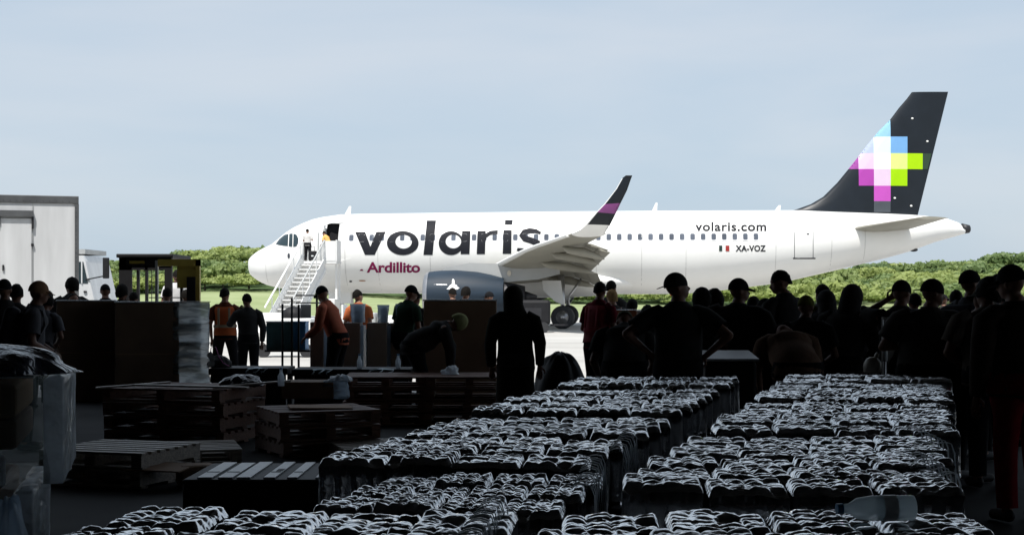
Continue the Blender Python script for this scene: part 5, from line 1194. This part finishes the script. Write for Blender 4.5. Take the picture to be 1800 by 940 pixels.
    for sd_, sx in (('l', -1), ('r', 1)):
        sh, el_, wr = arms[sd_]; d_ = (el_ - sh)
        if sleeve == 'short': mb.tube([U((sx * .06, 0, 1.385)), U((sx * .13 * bs, 0, 1.385)), sh + d_ * .08, sh + d_ * .3, sh + d_ * .62, sh + d_ * .72], [v_ * (1 + (b - 1) * .6) for v_ in (.06, .066, .070, .072, .070, .073)], n=16, cap=False)
        else: mb.tube([U((sx * .06, 0, 1.385)), U((sx * .13 * bs, 0, 1.385)), sh + d_ * .08, sh + d_ * .5, el_, el_ + (wr - el_) * .5, el_ + (wr - el_) * .96], [v_ * (1 + (b - 1) * .6) for v_ in (.062, .068, .073, .068, .060, .052, .042)], n=16, cap=False)
    wr_(mb); mb.build('shirt' if sleeve == 'short' else 'jacket', sm, t, True)
    # trousers
    mb = MB(); hipc = D((0, 0, .95)); mb.tube([D((0, 0, 1.0)), D((0, 0, .93)), D((0, 0, .86)), D((0, 0, .80))], [.166 * b, .178 * b, .178 * b, .12], [.126 * b, .14 * b, .14 * b, .09], n=24, cap=False)
    for sd_, sx in (('l', -1), ('r', 1)):
        hi_, kn, an_ = D(J['hi' + sd_]), Vector(J['kn' + sd_]), Vector(J['an' + sd_])
        mb.tube([hi_ + Vector((0, 0, .04)), hi_.lerp(kn, .15), hi_.lerp(kn, .5), kn, kn.lerp(an_, .5), kn.lerp(an_, .97)], [.09 * b, .105 * min(b, 1.2), .092, .078, .072, .068], n=18, cap=False)
    wr_(mb, .010); mb.build('trousers', cm(legs), t, True)
    for sd_, sx in (('l', -1), ('r', 1)):
        an_ = Vector(J['an' + sd_]); mb = MB(); mb.cap(an_ + Vector((0, -.025, -.035)), an_ + Vector((sx * .015, .145, -.045)), .043, .036, n=12, flat=.85, ref=(0, 0, 1)); mb.build('shoe', M['black_plastic'], t, True)
    # headwear / hair
    hm = cm(hatcol) if hat not in ('hair', 'bald', 'bun', 'afro') else M['hair']
    def dome(rx, ry, rz_, zc, yc=-.004, lowest=.0, n_=24, back=0.0):
        mb = MB(); V = []; m_ = 10
        for i_ in range(m_ + 1):
            th = (math.pi / 2 + lowest) * i_ / m_
            for q in range(n_):
                a_ = 2 * math.pi * q / n_; zz = rz_ * math.cos(th); nj = (1 + .10 * noise.noise(Vector((a_ * 2.3, th * 5, NP[0] * 3.7)))) if hat in ('hair', 'afro', 'bun', 'blond') else 1.0; zz *= nj
                bk = back * max(0, -math.sin(a_)) * (i_ / m_) ** 3
                V.append(Hd((nj * rx * math.sin(th) * math.cos(a_), yc + nj * ry * math.sin(th) * math.sin(a_), zc + zz - bk)))
        mb.add(V, [(i_ * n_ + q, (i_ + 1) * n_ + q, (i_ + 1) * n_ + (q + 1) % n_, i_ * n_ + (q + 1) % n_) for i_ in range(m_) for q in range(n_)] + [tuple(range(n_))])
        return mb
    if hat in ('cap', 'capback'):
        mb = dome(.084, .103, .108, .150, lowest=.15); g_ = 1 if hat == 'cap' else -1
        V = []
        for z_o in (0, -.006):
            for q in range(9):
                a_ = math.pi * (q / 8); V.append(Hd((.072 * math.cos(a_), g_ * (.085 + .085 * math.sin(a_)), .158 + z_o - .022 * math.sin(a_))))
            for q in range(9):
                a_ = math.pi * (1 - q / 8); V.append(Hd((.074 * math.cos(a_), g_ * (.03 + .05 * math.sin(a_)), .160 + z_o)))
        Fq = []
        for L0 in (0, 18): Fq += [(L0 + q, L0 + q + 1, L0 + 16 - q, L0 + 17 - q) for q in range(8)]
        Fq += [(q, (q + 1) % 18, 18 + (q + 1) % 18, 18 + q) for q in range(18)]
        mb.add(V, Fq); mb.build('cap', hm, t, True)
    elif hat == 'bucket':
        mb = dome(.088, .104, .10, .165, lowest=.0); 
        mb.add([Hd((r_ * math.cos(2 * math.pi * q / 24), -.004 + (r_ + .012) * math.sin(2 * math.pi * q / 24), z_)) for r_, z_ in ((.088, .170), (.135, .128)) for q in range(24)], [(q, (q + 1) % 24, 24 + (q + 1) % 24, 24 + q) for q in range(24)]); mb.build('sun_hat', hm, t, True)
    elif hat == 'helmet':
        mb = dome(.100, .120, .122, .140, lowest=.25, back=.03); mb.add([Hd((r_ * math.cos(2 * math.pi * q / 24), -.0 + (r_ + .018) * math.sin(2 * math.pi * q / 24), z_)) for r_, z_ in ((.098, .122), (.112, .112)) for q in range(24)], [(q, (q + 1) % 24, 24 + (q + 1) % 24, 24 + q) for q in range(24)]); mb.build('helmet', hm, t, True)
    elif hat == 'hood':
        mb = dome(.108, .128, .135, .135, yc=-.012, lowest=.5); mb.tube([Hd((0, -.015, .11)), Hd((0, -.02, .05)), U((0, -.01, 1.46)), U((0, -.0, 1.41))], [.108, .106, .118, .15], [.118, .112, .11, .11], n=24, ref=xr, cap=False); mb.build('hood', sm, t, True)
    elif hat == 'knit': dome(.100, .120, .125, .145, yc=-.008, lowest=.5, back=.02).build('knit_hat', hm, t, True)
    elif hat == 'hair': dome(.083, .101, .106, .150, yc=-.010, lowest=.12, back=.05).build('hair', M['hair'], t, True)
    elif hat == 'afro': dome(.100, .112, .125, .150, yc=-.018, lowest=.5, back=.05).build('hair', M['hair'], t, True)
    elif hat == 'bun':
        mb = dome(.085, .103, .108, .150, yc=-.010, lowest=.35, back=.05); mb.ball(Hd((-.0, -.12, .12)), .038, n=12); mb.build('hair', M['hair'], t, True)
    elif hat == 'blond': dome(.090, .105, .110, .150, yc=-.012, lowest=.5, back=.06).build('hair', cm((.30, .19, .09)), t, True)
    elif hat == 'bald': dome(.079, .097, .101, .150, yc=-.004, lowest=-.1).build('hair', M['hair'], t, True)
    if bag:
        mb = MB(); mb.box((0, 0, 0), (.30 * b, .15, .42), bev=.06); 
        for v in mb.V: q_ = U((v.x, v.y - .20, v.z + 1.20)); v.x, v.y, v.z = q_
        mb.build('backpack', cm((.05, .05, .06) if bag is True else bag), t, True)
        mb = MB()
        for sx in (-1, 1): mb.tube([U((sx * .11, -.13, 1.36)), U((sx * .12, -.05, 1.455)), U((sx * .12, .08, 1.44)), U((sx * .13, .14, 1.3)), U((sx * .15, .09, 1.08))], [.022] * 5, [.006] * 5, n=8, ref=xr)
        mb.build('backpack_straps', cm((.10, .10, .11)), t, True)
    if vest:
        mb = MB(); rs2 = [(z, a_ * 1.06 + .006, b_ * 1.08 + .006) for z, a_, b_ in rs if .9 <= z <= 1.43]
        C = [D((0, 0, z)).lerp(U((0, .012 * math.sin((z - .9) * 6), z)), min(1, max(0, (z - .86) / .14))) for z, a_, b_ in rs2]
        mb.tube(C, [r_[1] for r_ in rs2], [r_[2] for r_ in rs2], n=28, ref=xr, cap=False); wr_(mb); vo = mb.build('vest', M[vest], t, True)
        mb = MB(); mb.tube([U((0, 0, 1.04)), U((0, 0, 1.09))], [.187 * b + .004, .188 * b + .004], [.147 * b + .006, .147 * b + .006], n=28, ref=xr, cap=False)
        for sx in (-1, 1): mb.tube([U((sx * .09, -.158, 1.09)), U((sx * .09, -.158, 1.25)), U((sx * .09, -.146, 1.38))], [.018] * 3, [.003] * 3, n=8, ref=xr, cap=False)
        mb.build('reflective_band', M['tape'] if vest == 'hvis' else M['redvest'], vo, True)
    return t
K = (.035, .034, .034); DK = (.09, .09, .10)
# left group before the box truck
person('person at the far left edge carrying a camera-like bundle on the head, dark clothes', 8, 489, 152, 20, 'phone', hat='capback', sleeve='long', shirt=K)
person('person in a brownish bucket cap facing right at the left edge, wearing a backpack', 46, 491, 178, -75, 'slight', hat='cap', hatcol=(.30, .17, .10), build=1.25, shirt=DK, bag=True)
person('small dark-haired person before the white truck, between cap wearer and big box', 87, 509, 108, 10, hat='hair', shirt=K)
person('person with thick hair and wide shoulders behind the left big box', 126, 488, 110, 30, 'slight', hat='afro', shirt=K, build=1.15)
person('person low behind the left big box under the van, only the back showing', 149, 511, 112, 40, 'stoop', hat='bald', shirt=K)
person('person in a dark cap left of the forklift cab, behind the big boxes', 187, 497, 104, 0, hat='cap', shirt=K)
person('person with full hair directly in front of the forklift cab left post', 212, 500, 104, -30, hat='afro', shirt=K)
person('person low behind the boxes in front of the forklift window', 234, 512, 104, 15, 'slight', hat='hair', shirt=DK)
person('dark-haired person in front of the yellow lift frame, at its left post', 289, 505, 106, 0, hat='hair', shirt=K)
person('person in a white patterned shirt standing on the yellow lift frame', 310, 471, 92, 25, 'carry', hat='hair', shirt=(.55, .55, .56), z0=.30, Yc=28.9)
person('person with a dark scarf behind the lift frame control box, right of the patterned shirt', 327, 508, 100, -10, hat='hair', shirt=K)
# standing pair in the open
person('person in an orange reflective vest seen from behind, standing with feet apart', 396, 505, 105, 4, 'apart', hat='hair', shirt=(.10, .03, .015), vest='hvis', skin=2, build=1.05)
person('person in dark clothes holding a phone to the ear beside the orange vest', 437, 515, 108, 20, 'phone', hat='hair', sleeve='long', shirt=K, build=1.08)
# around the grey cartons
person('person in a salmon shirt and black cap bending left before the stairs', 589, 500, 122, 72, 'stoop', hat='cap', skin=2, shirt=(.50, .15, .09), sleeve='long', extra=dict(lean=24, wrr=(.16, .12, .72), elr=(.2, .08, 1.0)))
person('person in an orange shirt with short black hair, right of the salmon shirt', 631, 508, 100, -22, hat='hair', skin=2, shirt=(.45, .13, .05), hatcol=K)
person('person in a black cap and dark green shirt facing right, above the grey cartons', 708, 499, 116, -45, 'slight', hat='cap', shirt=(.012, .03, .018), build=1.1, yaw=-25)
person('person in black standing just behind the black cap wearer, next to the wide brown box', 727, 511, 112, -10, hat='hair', shirt=K)
person('person in a dark cap against the engine cowl, left of three heads', 797, 505, 84, 10, hat='hair', shirt=K)
person('person in the middle of three heads against the engine cowl', 815, 504, 86, -20, hat='afro', shirt=K)
person('person in a cap facing left against the engine cowl, right of three heads', 861, 511, 84, 80, hat='cap', shirt=K)
person('person in an olive knit hat bending down over the cartons, arm reaching right', 742, 557, 139, -82, 'reach', hat='knit', shirt=K, sleeve='long', build=1.3, hatcol=(.26, .27, .13), H=1.66, extra=dict(lean=62, wrr=(.1, .52, 1.2), wrl=(-.2, .45, 1.3), ell=(-.2, .3, 1.4), elr=(.15, .35, 1.3)))
person('person in a dark hooded coat seen from behind in the middle of the photo', 906, 499, 172, 0, 'stand', hat='hood', sleeve='long', shirt=(.016, .014, .010), build=1.16, legs=K, extra=dict(coat=1))
person('person in a red vest turned right, right of the plane wheel', 1050, 494, 132, -40, 'carry', hat='hair', shirt=(.10, .008, .014), vest='redvest', build=1.05)
person('person with short hair behind the red vest wearer', 1072, 492, 104, -20, hat='hair', shirt=K)
person('fair-haired person right of the red vest wearer', 1078, 508, 116, 10, hat='blond', shirt=K, skin=2)
person('person low in front of the white baggage tug', 1106, 526, 112, -35, 'slight', hat='afro', shirt=(.01, .025, .025))
person('person crouching in an olive cap behind the far end of the left row', 1096, 583, 196, 0, 'stoop', hat='cap', hatcol=(.09, .09, .05), shirt=K, build=1.25, H=1.62, extra=dict(lean=48, headz=-15))
# right group
person('tall person in a cap with hands on hips, back turned, near the amber beacon', 1192, 477, 212, -8, 'hips', hat='capback', shirt=K, build=1.2, yaw=-72, hatcol=K)
person('person with round bushy hair beside the hands-on-hips person', 1228, 507, 186, -10, 'slight', hat='afro', shirt=K, extra=dict(lean=10))
person('person with tousled hair between the bushy hair and the stout cap wearer', 1264, 509, 178, 25, 'slight', hat='afro', shirt=K)
person('stout person in a black cap facing right with a yellow collar', 1290, 486, 184, -20, 'cross', hat='cap', shirt=K, build=1.5, yaw=-60)
person('person with cropped hair looking left, taller than the neighbours', 1388, 472, 172, 30, 'slight', hat='hair', shirt=K, build=1.1, yaw=50)
person('person in an olive cap in front of the cropped-haired one', 1412, 516, 190, -20, 'slight', hat='cap', hatcol=(.13, .13, .03), shirt=K, build=1.3)
person('person in a low dark cap between the stout cap wearer and the olive cap', 1352, 521, 170, 20, 'slight', hat='bucket', shirt=K, build=1.2)
person('slim dark-haired person left of the stooping hooded one', 1440, 498, 150, 10, hat='hair', shirt=DK)
person('stooping person in a dark hood holding the off-white jug', 1478, 497, 186, -35, 'slight', hat='hood', shirt=K, sleeve='long', build=1.35, extra=dict(lean=20, wrr=(.12, .3, .92), side=4))
person('person bent far forward in a brown shirt, only the rounded back showing', 1398, 583, 200, 0, 'bow', shirt=(.16, .10, .07), build=1.35, hat='bald', H=1.62, sleeve='short', extra=dict(lean=58))
person('person raising a hand to the brow, back to the viewer', 1582, 490, 196, -12, 'salute', hat='capback', shirt=K, build=1.15, yaw=-40)
person('broad person in a dark cap turned right, in the middle of the right group', 1630, 488, 214, -12, 'cross', hat='capback', shirt=(.07, .065, .06), build=1.5, yaw=-72)
person('small person in a flat cap far behind, between the broad person and the peaked cap', 1660, 515, 92, 0, hat='bucket', shirt=K)
person('person in a peaked cap rising above the heads near the right edge', 1712, 471, 190, -50, 'stand', hat='cap', shirt=DK, build=1.25, yaw=-30, bag=True)
person('person in a wide cap with a bright rim below the peaked cap wearer', 1703, 500, 215, -60, 'slight', hat='bucket', hatcol=(.06, .06, .045), shirt=K, build=1.2)
person('person with round hair and pale shoulder trim at the right', 1741, 488, 222, 5, 'slight', hat='afro', shirt=(.10, .085, .07), build=1.4)
person('small capped person between the round hair and the large person at right', 1765, 478, 160, 0, hat='cap', shirt=K)
person('large person in a cap at the right edge, closest to the viewer', 1795, 460, 262, 12, 'stand', hat='cap', yaw=30, shirt=(.03, .022, .018), build=1.35, legs=(.18, .01, .015), sleeve='long')
for lb, px, top, s_, rz, po, ht, bd in (
    ('person at the left edge between the head-bundle carrier and the backpack wearer', 26, 498, 150, 15, 'stand', 'hair', 1.25),
    ('person in dark clothes before the big boxes, right of the backpack wearer', 70, 516, 130, -10, 'slight', 'afro', 1.2),
    ('person half hidden behind the bushy-haired one, only dark hair above the shoulders', 1246, 516, 150, 12, 'stand', 'hair', 1.2),
    ('person low behind the stout cap wearer, right shoulder showing', 1322, 519, 150, -15, 'slight', 'hair', 1.2),
    ('person with a cloth over the head left of the stooping hooded one', 1459, 507, 160, 20, 'slight', 'hood', 1.1),
    ('person behind the stooping hooded one, right shoulder against the trees', 1512, 535, 165, -15, 'slight', 'bald', 1.4),
    ('person between the brow-raising one and the broad one, set back', 1606, 514, 150, 10, 'stand', 'hair', 1.2),
    ('person set back between the broad one and the peaked cap wearer', 1682, 508, 150, -10, 'stand', 'hair', 1.25),
    ('person at the far right behind the large one, head just showing', 1772, 496, 175, 14, 'slight', 'afro', 1.3),
    ('person low in front of the baggage tug, left of the hands-on-hips one', 1122, 533, 150, -20, 'stoop', 'hair', 1.2)):
    person(lb, px, top, s_, rz, po, build=bd, hat=ht, shirt=random.choice([K, DK, (.06, .045, .035)]))
# on the stairs
person('cabin attendant in a white shirt and black trousers on the boarding stairs platform', 541, 407, 35, -15, 'carry', hat='hair', shirt=(.62, .60, .58), skin=2, z0=PZ - .02, Yc=72.4, H=1.62, group='people at the aircraft door')
person('passenger in a yellow blouse bending in the open aircraft door', 577, 408, 35, 60, 'stoop', hat='hair', shirt=(.72, .42, .14), skin=2, z0=PZ + .0, Yc=73.0, H=1.6, extra=dict(lean=30), group='people at the aircraft door')
tc5 = thing('suitcase', 'black suitcase on the platform of the boarding stairs beside the attendant', 'suitcase', (X(549.5, 72.3), 72.3, PZ + .002))
part(tc5, 'shell', M['black_plastic'], ((-.2, -.12, .04), (.2, .12, .5)), bev=.04); part(tc5, 'handle', M['dark_metal'], ((-.1, -.01, .5), (-.08, .01, .7)), ((.08, -.01, .5), (.1, .01, .7)), ((-.1, -.01, .7), (.1, .01, .72))); part(tc5, 'tag', M['label'], ((-.05, -.127, .22), (.06, -.122, .28)))
